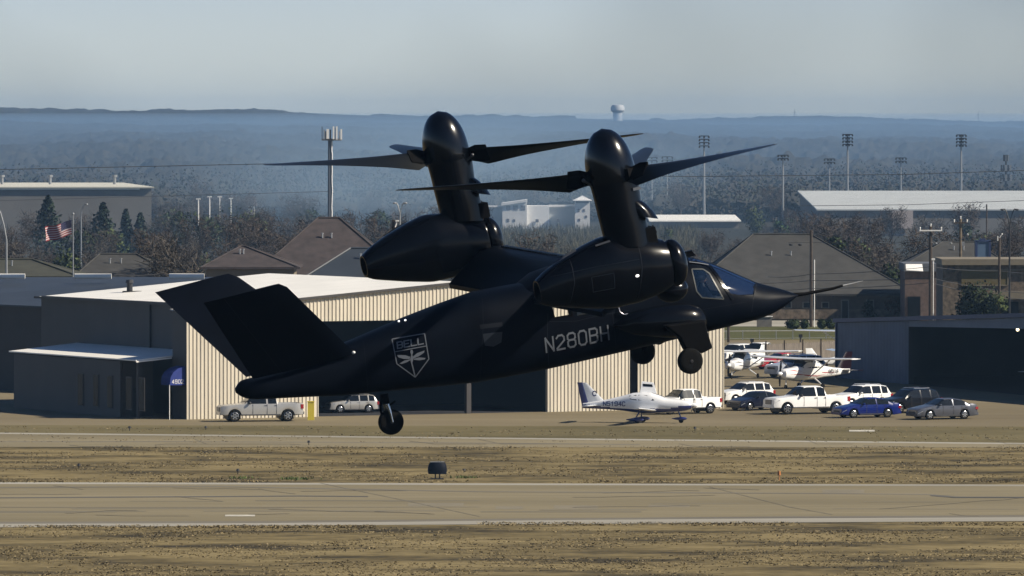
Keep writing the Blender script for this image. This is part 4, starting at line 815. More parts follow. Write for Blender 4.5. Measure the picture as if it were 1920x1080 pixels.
# =====================================================================
# VEHICLES
# =====================================================================
def paint(n, c, metal=0.0, rough=.3): return M('car_' + n, c, rough, metal=metal, spec=.25, coat=.35, coatr=.06)
m_tyre = M('tyre', (.005, .005, .005), .85, spec=.1); m_rim = M('alloy', (.45, .46, .48), .25, metal=.9); m_hl = M('headlight_glass', (.5, .52, .55), .1, coat=1); m_tl = M('tail_glass', (.30, .01, .015), .2, coat=1)
m_chrome = M('chrome', (.6, .6, .6), .15, metal=1); m_plast = M('black_plastic', (.03, .03, .032), .6); m_cgl = M('car_glass', (.006, .008, .011), .05, spec=.35)
SP = {
 'pickup': dict(L=5.85, W=2.02, wb=3.75, fo=.98, wr=.41, top=[(2.93, .62), (2.90, 1.02), (2.75, 1.13), (1.75, 1.21), (1.28, 1.25), (.62, 1.86), (.30, 1.93), (-.75, 1.93), (-.98, 1.84), (-1.12, 1.27), (-1.14, 1.26), (-2.88, 1.26), (-2.92, .7)],
     belt=1.24, ws=(1.28, .52), rw=(-.96, -1.12), cab=(1.30, -1.12), pil=[(.62, .35), (-.28, -.4), (-1.0, -1.12)], bed=(-1.18, -2.82, .78), zb=.42, sill=.5, rh=.30),
 'pickup_open': None,
 'sedan': dict(L=4.75, W=1.82, wb=2.72, fo=.95, wr=.33, top=[(2.37, .45), (2.33, .66), (2.15, .76), (1.3, .93), (1.05, .97), (.25, 1.38), (-.1, 1.44), (-.7, 1.43), (-1.1, 1.36), (-1.75, 1.07), (-2.25, 1.03), (-2.36, .85), (-2.37, .5)],
     belt=.95, ws=(1.05, .2), rw=(-1.08, -1.72), cab=(1.08, -1.72), pil=[(.35, .12), (-.38, -.46), (-1.38, -1.72)], bed=None, zb=.2, sill=.3, rh=.20),
 'suv': dict(L=4.85, W=1.93, wb=2.85, fo=.93, wr=.38, top=[(2.42, .55), (2.38, .95), (2.2, 1.03), (1.25, 1.14), (1.05, 1.18), (.35, 1.66), (.1, 1.73), (-1.5, 1.73), (-1.95, 1.66), (-2.25, 1.18), (-2.38, 1.05), (-2.42, .6)],
     belt=1.12, ws=(1.05, .3), rw=(-1.98, -2.24), cab=(1.1, -2.24), pil=[(.4, .2), (-.4, -.5), (-1.3, -1.4), (-1.95, -2.24)], bed=None, zb=.28, sill=.36, rh=.2),
}
def wheel(par, x, y, r, w, side, rimm=None):
    tb = MB(); prof = [(r * .66, -w / 2), (r * .93, -w / 2), (r, -w * .34), (r, w * .34), (r * .93, w / 2), (r * .66, w / 2)]
    t = MB(); t.loft([[(x + a * math.cos(q), y + b, r + a * math.sin(q)) for q in [2 * math.pi * k / 22 for k in range(22)]] for a, b in prof]); o = build('wheel', t, m_tyre, par, smooth=50)
    rb = MB(); yy = y + side * (w / 2 + .004); n = 6
    rb.loft([[(x + a * math.cos(q), yy + side * b, r + a * math.sin(q)) for q in [2 * math.pi * k / 20 for k in range(20)]] for a, b in ((r * .66, 0.0), (r * .60, .01), (r * .57, -.03))], False, False)
    for k in range(n):
        a = 2 * math.pi * k / n; d = V((math.cos(a), 0, math.sin(a))); e = V((-d.z, 0, d.x)); c = V((x, yy - side * .01, r))
        rb.prism([c + e * .055, c + d * r * .6 + e * .035, c + d * r * .6 - e * .035, c - e * .055], V((0, side * .015, 0)))
    build('rim', rb, rimm or m_rim, o); return o
def car(kind, name, label, loc, heading, col, cat, group='vehicles parked by the hangars', dark_low=None, scale=1.0, rimm=None, glassm=None):
    s = SP[kind]; t = thing(name, label, cat, loc, heading, group); t.scale = (scale,) * 3
    L, W = s['L'], s['W']; xf = L / 2 - s['fo']; xr = xf - s['wb']; wr = s['wr']; ar = wr * 1.18
    xs = set([round(-L / 2 + .01 + (L - .02) * k / 44, 3) for k in range(45)]); 
    for x, _ in s['top']: xs.add(round(x, 3))
    for a, b in s['pil']: xs.add(a); xs.add(b)
    for c in (xf, xr):
        for k in range(-6, 7): xs.add(round(c + ar * math.sin(k * math.pi / 12), 3))
    xs.add(s['ws'][0]); xs.add(s['ws'][1]); xs.add(s['rw'][0]); xs.add(s['rw'][1])
    if s['bed']: xs.update([s['bed'][0], s['bed'][0] + .03, s['bed'][1], s['bed'][1] - .03])
    xs = sorted(x for x in xs if -L / 2 <= x <= L / 2); top = sorted(s['top'])
    rings = []; tops = []
    for x in xs:
        zt = lerp_tab(top, x); e = max(0, (abs(x) - (L / 2 - .6)) / .6); hw = W / 2 * (1 - .14 * e * e); zb = s['zb'] + .06 * e
        arch = 0
        for c in (xf, xr):
            if abs(x - c) < ar: arch = max(arch, wr + math.sqrt(ar * ar - (x - c) ** 2) * .98)
        bt = min(zt - .03, s['belt']); z1 = max(zb, arch); z2 = max(s['sill'], arch + .01); z3 = max(min((s['sill'] + bt) / 2 + .12, bt - .03), arch + .02); bt = max(bt, z3 + .01)
        cabh = zt - s['belt']; incab = cabh > .06 and s['cab'][1] - .02 <= x <= s['cab'][0] + .02
        yb = hw * (.80 if arch else .93)
        p = [(0, zb), (yb, z1), (hw * .985, z2), (hw, z3), (hw * .97, bt)]
        if incab: hr = hw * .97 - s['rh'] * min(1, cabh / (max(z for _, z in top) - s['belt'])); p += [(hr, max(zt - .07, bt + .002)), (hr - .12, zt - .01), (0, zt + .015)]
        elif s['bed'] and s['bed'][1] <= x <= s['bed'][0]: p += [(hw * .955, zt), (hw * .87, zt), (0, zt)] if not (s['bed'][1] < x - .02 and x + .02 < s['bed'][0]) else [(hw * .93, zt), (hw * .87, s['bed'][2]), (0, s['bed'][2])]
        else: p += [(hw * .93, zt - .012), (hw * .70, zt + .0), (0, zt + .012)]
        rings.append([V((x, y, z)) for y, z in p] + [V((x, -y, z)) for y, z in p[-2:0:-1]]); tops.append(incab)
    n = len(rings[0]); body = MB(); panes = {}
    def pane(k): return panes.setdefault(k, MB())
    mats = [col] + ([dark_low] if dark_low else [])
    for k in range(len(xs) - 1):
        xm = (xs[k] + xs[k + 1]) / 2
        for i in range(n):
            j = (i + 1) % n; q = [rings[k][i], rings[k][j], rings[k + 1][j], rings[k + 1][i]]; body.m = 0
            row = i if i < 7 else n - 1 - i; gl = None
            cabh = lerp_tab(top, xm) - s['belt']
            if tops[k] and tops[k + 1]:
                if row == 4 and cabh > .14 and s['cab'][1] < xm < s['ws'][0] - .22 and not any(b < xm < a for a, b in s['pil'][1:]) :
                    idx = sum(1 for a, b in s['pil'][1:] if xm < b); gl = ('side_window', i < 7, idx)
                if row in (5, 6) and s['ws'][1] < xm < s['ws'][0]: gl = ('windshield',)
                if row in (5, 6) and s['rw'][1] < xm < s['rw'][0]: gl = ('rear_window',)
            if dark_low and row in (0, 1): body.m = 1
            (pane(gl) if gl else body).add(q, [(0, 1, 2, 3)])
    body.m = 0; body.add(rings[0], [tuple(range(n))]); body.add(rings[-1], [tuple(range(n))[::-1]])
    bo = build('body', body, mats, t, recalc=False)
    bm = bmesh.new(); bm.from_mesh(bo.data); bmesh.ops.remove_doubles(bm, verts=bm.verts, dist=.0008); bmesh.ops.recalc_face_normals(bm, faces=bm.faces); bm.to_mesh(bo.data); bm.free()
    bo.data.polygons.foreach_set('use_smooth', [True] * len(bo.data.polygons)); bo.data.set_sharp_from_angle(angle=R(32))
    for k, m in panes.items():
        build(k[0], m, glassm or m_cgl, t, smooth=30)
    for x in (xf, xr):
        for sd in (1, -1): wheel(t, x, sd * (W / 2 - .13), wr, .24, sd, rimm)
    wb_ = MB()
    for x in (xf, xr): wb_.box((x, 0, wr * 1.15), (ar * 1.9, W * .74, ar * 1.2))
    build('wheel_well', wb_, m_plast, t)
    hz0 = lerp_tab(top, L / 2 - .12)
    for sd in (1, -1):
        b = MB(); b.prism([(L / 2 - .05, sd * W * .24, hz0 - .30), (L / 2 - .10, sd * W * .445, hz0 - .28), (L / 2 - .42, sd * (W * .498), hz0 - .10), (L / 2 - .12, sd * W * .42, hz0 - .07), (L / 2 - .05, sd * W * .24, hz0 - .12)], (.035, sd * .012, .01)); build('headlight', b, m_hl, t)
        b = MB(); zt_ = s['belt']; b.box((-L / 2 + .10, sd * (W * .44), zt_ - .2), (.2, W * .08, .30 if kind != 'sedan' else .17)); build('taillight', b, m_tl, t)
        b = MB(); xm = s['ws'][0] - .38; b.sphere((xm, sd * (W / 2 + .10), s['belt'] + .06), (.09, .12, .10 if kind == 'pickup' else .07), 8, 6); b.box((xm, sd * (W / 2 - .02), s['belt'] + .03), (.06, .2, .04)); build('mirror', b, col if kind != 'pickup' else m_plast, t, smooth=50)
        b = MB()
        for xx in [(a + c) / 2 + .0 for a, c in s['pil'][1:3]]: b.box((xx + .12, sd * (W / 2 + .006), s['belt'] - .12), (.16, .03, .035))
        build('door_handle', b, m_plast if kind == 'pickup' else col, t)
    b = MB()
    for sd in (1, -1):
        for xx in [s['pil'][0][0] + .05, sum(s['pil'][1]) / 2, s['pil'][2][0] if kind != 'sedan' else -1.05]:
            zl = max(s['sill'] + .05, wr + math.sqrt(max(0, ar * ar - min((xx - xf) ** 2, (xx - xr) ** 2))) + .03); b.box((xx, sd * (W / 2 - .004), (zl + s['belt'] - .03) / 2), (.022, .02, s['belt'] - .03 - zl))
        b.box((0 if kind != 'pickup' else .1, sd * (W / 2 - .03), s['sill'] - .02), (s['wb'] - 2.5 * wr, .07, .07))
    build('door_gap', b, m_plast, t)
    b = MB(); b.box((L / 2 - .02, 0, hz0 - .24 if kind == 'pickup' else hz0 - .22), (.08, W * .46, .30 if kind == 'pickup' else .14)); 
    build('grille', b, m_plast if kind != 'pickup' else M('grille_grey', (.09, .09, .10), .35, metal=.5), t)
    b = MB(); b.box((L / 2 - .0, 0, s['zb'] + .13), (.10, W * .80, .18)); build('front_bumper', b, col if kind != 'pickup' else (dark_low or col), t)
    b = MB(); b.box((-L / 2 + .0, 0, s['zb'] + .16), (.12, W * .86, .20)); build('rear_bumper', b, m_chrome if kind == 'pickup' else col, t)
    if kind == 'suv':
        for sd in (1, -1): b = MB(); b.tube([(.1, sd * .62, 1.74), (0, sd * .62, 1.80), (-1.4, sd * .62, 1.80), (-1.5, sd * .62, 1.74)], .022, 5); build('roof_rail', b, m_chrome, t)
    return t
def cg(px, py): p = G(px, py); return (p.x, p.y, .016)
white = paint('white', (.80, .80, .79)); silver = paint('silver', (.42, .41, .39), .4); navy = paint('navy', (.003, .005, .018)); blue = paint('blue', (.005, .014, .13)); grey = paint('grey', (.10, .105, .125), .4); black = paint('black', (.003, .004, .008)); redp = paint('red', (.35, .02, .03))
H = lambda a: R(a)
car('pickup', 'pickup_truck', 'silver grey pickup truck parked below the tail of the rotorcraft', cg(487, 790), H(180 + 13), silver, 'pickup truck', scale=1.06)
car('suv', 'parked_suv', 'pale suv half hidden inside the dark hangar opening', cg(660, 774), H(180 + 20), silver, 'suv', scale=.8)
car('pickup', 'pickup_truck', 'white pickup truck with dark lower trim behind the small low wing plane', cg(1283, 776), H(180 + 33), white, 'pickup truck', dark_low=m_plast, scale=.97)
car('suv', 'parked_suv', 'white suv half hidden by the corner of the tan hangar', cg(1396, 757), H(180 + 32), white, 'suv', scale=.96)
car('sedan', 'parked_car', 'dark navy sedan left of the large white pickup', cg(1417, 769), H(180 + 42), navy, 'car', scale=1.0)
car('pickup', 'pickup_truck', 'large white double cab pickup in the middle of the parked row', cg(1512, 776), H(180 + 24), white, 'pickup truck', scale=1.09)
car('suv', 'parked_suv', 'white suv behind the blue sedan', cg(1612, 766), H(180 + 36), white, 'suv', scale=1.04)
car('sedan', 'parked_car', 'bright blue sedan in front of the white suv', cg(1624, 783), H(180 + 24), blue, 'car', scale=1.04)
car('suv', 'parked_suv', 'black suv between the blue and the silver sedan', cg(1704, 774), H(180 + 34), black, 'suv', scale=1.04)
car('sedan', 'parked_car', 'silver grey sedan, rightmost of the parked row', cg(1766, 786), H(180 + 26), grey, 'car', scale=1.08)
car('pickup', 'pickup_truck', 'white pickup with red stripe behind the left high wing plane', cg(1424, 680), H(180 + 48), white, 'pickup truck', 'vehicles behind the high wing planes', scale=.95)
car('suv', 'parked_suv', 'white suv at the hangar corner behind the left high wing plane', cg(1378, 679), H(180 + 50), white, 'suv', 'vehicles behind the high wing planes', dark_low=redp, scale=.95)
car('sedan', 'parked_car', 'red car between the fence and the red and white plane', cg(1462, 692), H(180 + 30), redp, 'car', 'vehicles behind the high wing planes')
car('suv', 'parked_suv', 'pale blue grey suv directly behind the cowling of the red striped plane', cg(1492, 708), H(180 + 36), paint('pale', (.38, .42, .50)), 'suv', 'vehicles behind the high wing planes', scale=1.12)

# =====================================================================
# LIGHT AIRCRAFT
# =====================================================================
def ell(x, zc, hw, hh, n=18, e=2.3, yc=0):
    out = []
    for k in range(n):
        t = 2 * math.pi * k / n; c, s_ = math.cos(t), math.sin(t)
        out.append(V((x, yc + hw * math.copysign(abs(c) ** (2 / e), c), zc + hh * math.copysign(abs(s_) ** (2 / e), s_))))
    return out
def foil(mb, p0, c0, p1, c1, th, axis='y', thv=.12):
    """tapered slab wing between p0 and p1 (leading edges), chords run to -x"""
    prof = [(0, 0), (.08, .45), (.3, .6), (.7, .32), (1, .03), (.7, -.22), (.3, -.38), (.08, -.3)]
    def ring(p, c):
        p = V(p); return [p + (V((-u * c, 0, w * c * thv)) if axis == 'y' else V((-u * c, w * c * thv, 0))) for u, w in prof]
    mb.loft([ring(p0, c0), ring(p1, c1)])
white_a = M('aircraft_white', (.78, .79, .80), .28, coat=1); m_maroon = M('aircraft_maroon', (.010, .0015, .005), .3, coat=1); m_red_a = M('aircraft_red', (.38, .02, .03), .3, coat=1); m_navy_a = M('aircraft_navy', (.015, .022, .14), .3, coat=1)
def side_marks(par, nm, polys, yfun, mat):
    mb = MB()
    for sgn in (1, -1):
        for po in polys: mb.add([V((x, sgn * (yfun(x, z) + .012), z)) for x, z in po], [tuple(range(len(po)))])
    build(nm, mb, mat, par, recalc=False)
def high_wing(label, loc, rz, tail_m, stripe_m, reg=None, scale=1.0, group='high wing planes parked by the fence', strut_m=None):
    t = thing('high_wing_plane', label, 'small plane', loc, rz, group); t.scale = (scale,) * 3
    st = [(3.05, 1.18, .10, .10), (3.0, 1.18, .22, .22), (2.85, 1.17, .46, .38), (2.2, 1.15, .54, .47), (1.6, 1.15, .57, .52), (1.25, 1.2, .58, .58), (.75, 1.42, .58, .78), (.3, 1.45, .58, .80), (-.6, 1.45, .56, .78), (-1.0, 1.40, .5, .68), (-1.6, 1.28, .38, .48), (-2.8, 1.22, .26, .34), (-4.0, 1.22, .15, .24), (-4.8, 1.25, .05, .17)]
    mb = MB(); mb.loft([ell(x, zc, hw, hh, 22, 2.7) for x, zc, hw, hh in st]); build('fuselage', mb, white_a, t, smooth=45)
    hwf = lambda x: lerp_tab(sorted((a, c) for a, _, c, _ in st), x); zcf = lambda x: lerp_tab(sorted((a, b) for a, b, _, _ in st), x); hhf = lambda x: lerp_tab(sorted((a, d) for a, _, _, d in st), x)
    yf = lambda x, z: hwf(x) * max(0.0, 1 - min(1, abs((z - zcf(x)) / hhf(x))) ** 2.7) ** (1 / 2.7)
    for sgn in (1, -1):
        for po in ([(1.12, 1.62), (.62, 2.06), (.18, 2.10), (.18, 1.58)], [(.10, 1.58), (.10, 2.10), (-.55, 2.08), (-.55, 1.58)], [(-.64, 1.6), (-.64, 2.06), (-1.15, 1.88), (-1.3, 1.66)]):
            mb = MB(); mb.add([V((x, sgn * (max(yf(x, z), .30) + .02), z)) for x, z in po], [(0, 1, 2, 3)]); build('side_window', mb, m_cgl, t, recalc=False)
    mb = MB(); mb.add([(1.32, .42, 1.74), (1.32, -.42, 1.74), (.78, -.38, 2.18), (.78, .38, 2.18)], [(0, 1, 2, 3)]); mb.add([(1.32, .42, 1.74), (.78, .38, 2.18), (.7, .56, 2.0), (1.2, .57, 1.66)], [(0, 1, 2, 3)]); mb.add([(1.32, -.42, 1.74), (.78, -.38, 2.18), (.7, -.56, 2.0), (1.2, -.57, 1.66)], [(0, 1, 2, 3)]); build('windshield', mb, m_cgl, t)
    mb = MB(); foil(mb, (1.0, 0, 2.28), 1.65, (1.0, 2.6, 2.32), 1.65, .2); foil(mb, (1.0, 2.6, 2.32), 1.65, (.85, 5.5, 2.40), 1.12, .2); foil(mb, (1.0, 0, 2.28), 1.65, (1.0, -2.6, 2.32), 1.65, .2); foil(mb, (1.0, -2.6, 2.32), 1.65, (.85, -5.5, 2.40), 1.12, .2); build('wing', mb, white_a, t, smooth=30)
    for sgn in (1, -1):
        mb = MB(); mb.tube([(.35, sgn * .55, .85), (.35, sgn * 2.7, 2.24)], .05, 6); build('wing_strut', mb, white_a, t)
        mb = MB(); mb.tube([(-.35, sgn * .45, .75), (-.38, sgn * 1.25, .25)], [.07, .04], 6); g = build('main_gear', mb, white_a, t); wb = MB(); wb.loft([[(-.38 + .2 * q * math.cos(a), sgn * 1.28 + y, .2 + .2 * q * math.sin(a)) for a in [R(24 * k) for k in range(15)]] for y, q in ((-.07, .8), (-.04, 1), (.04, 1), (.07, .8))]); build('wheel', wb, m_tyre, g, smooth=40)
        mb = MB(); foil(mb, (-3.75, 0, 1.32), 1.0, (-3.95, sgn * 1.75, 1.34), .7, .1); build('tailplane', mb, tail_m if tail_m != white_a else white_a, t, smooth=30)
    mb = MB(); foil(mb, (-3.2, 0, 1.3), 1.75, (-4.35, 0, 2.75), .75, .1, axis='z', thv=.10); build('tail_fin', mb, tail_m, t, smooth=30)
    mb = MB(); mb.tube([(2.4, 0, .8), (2.45, 0, .3)], .05, 6); g = build('nose_gear', mb, white_a, t); wb = MB(); wb.loft([[(2.45 + .17 * q * math.cos(a), y, .17 + .17 * q * math.sin(a)) for a in [R(24 * k) for k in range(15)]] for y, q in ((-.06, .8), (-.03, 1), (.03, 1), (.06, .8))]); build('wheel', wb, m_tyre, g, smooth=40)
    mb = MB(); mb.loft([[(x, r * math.cos(a), 1.18 + r * math.sin(a)) for a in [R(30 * k) for k in range(12)]] for x, r in ((3.0, .19), (3.15, .17), (3.28, .10), (3.34, .01))]); build('spinner', mb, white_a, t, smooth=50)
    mb = MB()
    for sg in (1, -1): mb.add([V((3.08, 0, 1.18)) + V((dx, sg * y, sg * z)) for dx, y, z in ((.03, -.06, .1), (.03, .06, .1), (.0, .16, .55), (-.02, .12, .97), (-.02, .02, .97), (.02, -.05, .55))] + [V((3.05, 0, 1.18)) + V((dx, sg * y, sg * z)) for dx, y, z in ((.03, -.06, .1), (.03, .06, .1), (.0, .16, .55), (-.02, .12, .97), (-.02, .02, .97), (.02, -.05, .55))], [(0, 1, 2, 3, 4, 5), (11, 10, 9, 8, 7, 6)] + [(i, (i + 1) % 6, 6 + (i + 1) % 6, 6 + i) for i in range(6)])
    build('propeller', mb, m_blk, t)
    if stripe_m:
        side_marks(t, 'stripe', [[(2.8, 1.42), (2.1, 1.48), (1.45, 1.42), (.9, 1.22), (1.4, 1.34), (2.1, 1.40)], [(2.5, 1.12), (1.6, 1.16), (.5, 1.05), (-.6, .98), (-1.7, 1.05), (-.6, .92), (.5, .97), (1.6, 1.10)], [(-.4, 1.3), (-1.5, 1.16), (-2.8, 1.16), (-2.8, 1.19), (-1.5, 1.22)]], yf, stripe_m)
    if reg:
        q, w = glyph_quads(reg, w=1.0); mb = MB(); sc = 1.15 / w
        for qd in q: mb.add([V((-2.05 - u * sc * -1 - 1.15, yf(-2.6 + u * sc, 1.2) + .02, 1.13 + v * sc * .9)) for u, v in [(w - a, b) for a, b in qd]], [(0, 1, 2, 3)])
        build('registration', mb, m_blk, t, recalc=False)
    return t
hp1 = high_wing('white high wing plane with maroon tail fin and red stripes beside the blue grey hangar', cg(1514, 728), H(180 + 44), m_maroon, m_red_a, 'N514', scale=1.06)
high_wing('white high wing plane cut off by the tan hangar corner, blue wing root', cg(1392, 709), H(180 + 66), white_a, m_maroon, None)
high_wing('white high wing plane mostly hidden behind the blue grey hangar, tail showing', cg(1590, 699), H(22), white_a, None, None, scale=.80)
high_wing('white plane farthest back beside the lawn, only its wing showing', cg(1598, 667), H(97), white_a, None, None)
# parked business plane hint inside the right hangar: only a white wing tip shows
p = P(1917, 697, 588); wt_ = thing('stored_plane', 'white wing tip showing in the dark right hangar', 'small plane', (p.x, p.y, 0)); 
mb = MB(); foil(mb, (0.1, 0, p.z), .5, (4.2, -.6, p.z - .1), 1.3, .1); build('wing', mb, white_a, wt_, smooth=30); mb = MB(); mb.loft([ell(x, p.z + .1, w, w, 12, 2) for x, w in ((3.4, .1), (4, .5), (6, .55), (8, .3))]); build('fuselage', mb, white_a, wt_, smooth=40); mb = MB(); mb.tube([(5, -.6, p.z), (5, -.9, .25)], .06, 6); mb.sphere((5, -.9, .25), (.25, .1, .25)); mb.tube([(5, .6, p.z), (5, .9, .25)], .06, 6); mb.sphere((5, .9, .25), (.25, .1, .25)); build('landing_gear', mb, m_blk, wt_)

# low wing plane, front
lw = thing('low_wing_plane', 'white and dark blue low wing plane parked before the tan hangar', 'small plane', cg(1203, 793), H(-12)); lw.scale = (1.07,) * 3
st = [(3.55, 1.22, .12, .12), (3.42, 1.22, .30, .28), (3.0, 1.20, .45, .38), (2.4, 1.20, .53, .44), (1.75, 1.22, .58, .50), (1.2, 1.30, .60, .62), (.7, 1.36, .61, .72), (.1, 1.38, .60, .74), (-.6, 1.38, .54, .66), (-1.4, 1.32, .40, .50), (-2.4, 1.24, .26, .34), (-3.4, 1.18, .15, .24), (-4.1, 1.14, .07, .18)]
hwf = lambda x: lerp_tab(sorted((a, c) for a, _, c, _ in st), x); zcf = lambda x: lerp_tab(sorted((a, b) for a, b, _, _ in st), x); hhf = lambda x: lerp_tab(sorted((a, d) for a, _, _, d in st), x)
yf2 = lambda x, z: hwf(x) * max(0.0, 1 - min(1, abs((z - zcf(x)) / hhf(x))) ** 2.3) ** (1 / 2.3)
mb = MB(); rings = []
for k in range(60): x = 3.55 - 7.65 * k / 59; rings.append(ell(x, zcf(x), hwf(x), hhf(x), 28))
mb.loft(rings); fo_ = build('fuselage', mb, [white_a, m_navy_a], lw, smooth=45)
for po in fo_.data.polygons:
    c = po.center; lim = lerp_tab([(-4.1, 1.25), (-2.6, 1.08), (-1, .93), (.4, .92), (1.2, 1.0), (1.9, .98), (2.6, 1.14), (3.55, 1.22)], c.x)
    if c.z < lim: po.material_index = 1
for po, sg in (([(-.72, 1.62), (-.80, 1.86), (-.28, 1.92), (-.24, 1.55)], 1), ([(-.12, 1.55), (-.16, 1.92), (.45, 1.90), (.98, 1.60), (.98, 1.56)], 1)):
    for sgn in (1, -1): mb = MB(); mb.add([V((x, sgn * (max(yf2(x, z), .2) + .015), z)) for x, z in po], [tuple(range(len(po)))]); build('side_window', mb, m_cgl, lw, recalc=False)
mb = MB(); pr = lambda x, a: V((x, (hwf(x) + .01) * math.sin(a), zcf(x) + (hhf(x) + .012) * math.cos(a)))
n = 8
for k in range(n):
    a0, a1 = -1.05 + 2.1 * k / n, -1.05 + 2.1 * (k + 1) / n; mb.add([pr(.72, a0 * .75), pr(1.65, a0), pr(1.65, a1), pr(.72, a1 * .75)], [(0, 1, 2, 3)])
build('windshield', mb, m_cgl, lw, recalc=False, smooth=60)
for sgn in (1, -1):
    mb = MB(); foil(mb, (1.15, sgn * .4, .86), 1.35, (.85, sgn * 5.2, 1.18), .8, .1, thv=.13); build('wing', mb, white_a, lw, smooth=30)
    mb = MB(); foil(mb, (-3.1, 0, 1.16), .95, (-3.35, sgn * 1.95, 1.18), .6, .1); build('tailplane', mb, white_a, lw, smooth=30)
    mb = MB(); mb.tube([(-.05, sgn * .4, .8), (-.25, sgn * 1.1, .28)], [.06, .04], 6); g = build('main_gear', mb, m_navy_a, lw)
    mb = MB(); mb.loft([ell(x, .25, w, h_, 12, 2, sgn * 1.12) for x, w, h_ in ((.35, .03, .04), (.22, .12, .12), (-.05, .15, .15), (-.4, .10, .11), (-.85, .02, .03))]); build('wheel_fairing', mb, m_navy_a, g, smooth=50)
    mb = MB(); mb.loft([[(-.08 + .16 * math.cos(a), sgn * 1.12 + y, .16 + .16 * math.sin(a)) for a in [R(24 * k) for k in range(15)]] for y in (-.05, .05)]); build('wheel', mb, m_tyre, g)
mb = MB(); foil(mb, (-2.35, 0, 1.25), 1.75, (-3.85, 0, 2.72), .62, .1, axis='z', thv=.09); fin = build('tail_fin', mb, white_a, lw, smooth=30)
mb = MB(); foil(mb, (-3.62, 0, 1.12), .55, (-4.12, 0, 2.735), .38, .1, axis='z', thv=.22); build('rudder', mb, m_navy_a, lw, smooth=30)
mb = MB(); mb.tube([(2.55, 0, .85), (2.75, 0, .3)], .05, 6); g = build('nose_gear', mb, m_navy_a, lw); mb = MB(); mb.loft([ell(x, .30, w, h_, 12, 2) for x, w, h_ in ((3.15, .03, .04), (3.0, .10, .11), (2.75, .12, .13), (2.4, .07, .08), (2.1, .02, .02))]); build('wheel_fairing', mb, m_navy_a, g, smooth=50); mb = MB(); mb.loft([[(2.75 + .16 * math.cos(a), y, .16 + .16 * math.sin(a)) for a in [R(24 * k) for k in range(15)]] for y in (-.05, .05)]); build('wheel', mb, m_tyre, g)
mb = MB(); mb.loft([[(x, r * math.cos(a), 1.22 + r * math.sin(a)) for a in [R(30 * k) for k in range(12)]] for x, r in ((3.5, .2), (3.7, .17), (3.85, .10), (3.92, .01))]); build('spinner', mb, white_a, lw, smooth=50)
mb = MB()
for ang in (8, 128, 248):
    d = V((0, math.sin(R(ang)), math.cos(R(ang)))); e = V((0, d.z, -d.y)); c = V((3.62, 0, 1.22)); mb.prism([c + d * .1 + e * .05, c + d * .5 + e * .09, c + d * .98 + e * .04, c + d * 1.0 - e * .04, c + d * .5 - e * .08, c + d * .1 - e * .05], (.03, 0, 0))
build('propeller', mb, m_blk, lw)
mb = MB(); mb.prism([(-.15, .22, 2.08), (1.0, .22, 2.0), (.72, .55, 2.72), (-.10, .55, 2.80)], (0, .05, .02)); dr = build('open_door', mb, white_a, lw); mb = MB(); mb.prism([(.02, .425, 2.50), (.70, .425, 2.46), (.64, .50, 2.62), (.0, .50, 2.66)], (0, -.03, -.01)); build('door_window', mb, m_cgl, dr)
q, w = glyph_quads('N5194C', w=1.1); mb = MB(); sc = 1.55 / w
for qd in q: mb.add([V((-2.62 + u * sc, -(yf2(-2.62 + u * sc, 1.18 + v * sc * .95) + .02), 1.16 + v * sc * .95)) for u, v in qd], [(0, 1, 2, 3)])
build('registration', mb, m_navy_a, lw, recalc=False)
mb = MB(); ring = [(math.cos(R(k * 30)), math.sin(R(k * 30))) for k in range(12)]
for k in range(11): a, b = ring[k], ring[k + 1]; mb.add([V((-3.28 + x * .17 * f, -.085, 1.98 + y * .20 * f)) for (x, y), f in ((a, 1), (b, 1), (b, .6), (a, .6))], [(0, 1, 2, 3)])
build('tail_emblem', mb, m_navy_a, lw, recalc=False)
# =====================================================================
# THE TILTROTOR
# =====================================================================
YAW, PIT, ROL = R(17), R(12.5), R(1.9)
AO = P(980, 600, 187.5)
AR = Matrix.Rotation(YAW, 4, 'Z') @ Matrix.Rotation(-PIT, 4, 'Y') @ Matrix.Rotation(ROL, 4, 'X')
AM = Matrix.Translation(AO) @ AR; AI = AM.inverted()
tr = bpy.data.objects.new('tiltrotor_aircraft', None); COL.objects.link(tr); tr.location = AO; tr.rotation_euler = AR.to_euler()
tag(tr, 'black twin rotor tiltrotor hovering nose up above the airfield', 'tiltrotor aircraft')
def La(px, py, y=0.0):
    o = AI @ CAMP; d = AI.to_3x3() @ ray(px, py); t = (y - o.y) / d.y; p = o + d * t; return p
def Lx(px, py, y=0.0): p = La(px, py, y); return (p.x, p.z)
m_ac = M('matt_black_skin', (.0014, .0027, .0062), .45, spec=.07, coat=.0, coatr=.25, var=.25, scale=.9)
m_gl = M('gloss_black_skin', (.0015, .002, .0035), .24, spec=.14, coat=.14, coatr=.10, var=.2, scale=1.2)
m_acd = M('recess_black', (.002, .002, .0025), .7, spec=.06); m_mark = M('grey_marking', (.10, .112, .135), .5); m_blade = M('blade_skin', (.006, .007, .007), .32, spec=.3, coat=.15, coatr=.2)
m_bladeg = M('blade_yellow_grey', (.07, .065, .03), .4); m_seam = M('panel_seam', (.009, .011, .016), .5, spec=.1); m_orange = M('orange_wire', (.45, .13, .03), .5)
m_strut = M('polished_strut', (.5, .5, .5), .2, metal=1)
topc = [(441, 728), (442.5, 721), (452, 713), (478, 707), (520, 694), (580, 668), (660, 637), (753, 597), (820, 571), (887, 547), (940, 537), (1000, 527), (1080, 512), (1180, 495), (1250, 484), (1286, 480.5), (1310, 486), (1340, 496), (1370, 509), (1400, 522), (1420, 530.5), (1450, 538), (1475, 545), (1494, 552.5)]
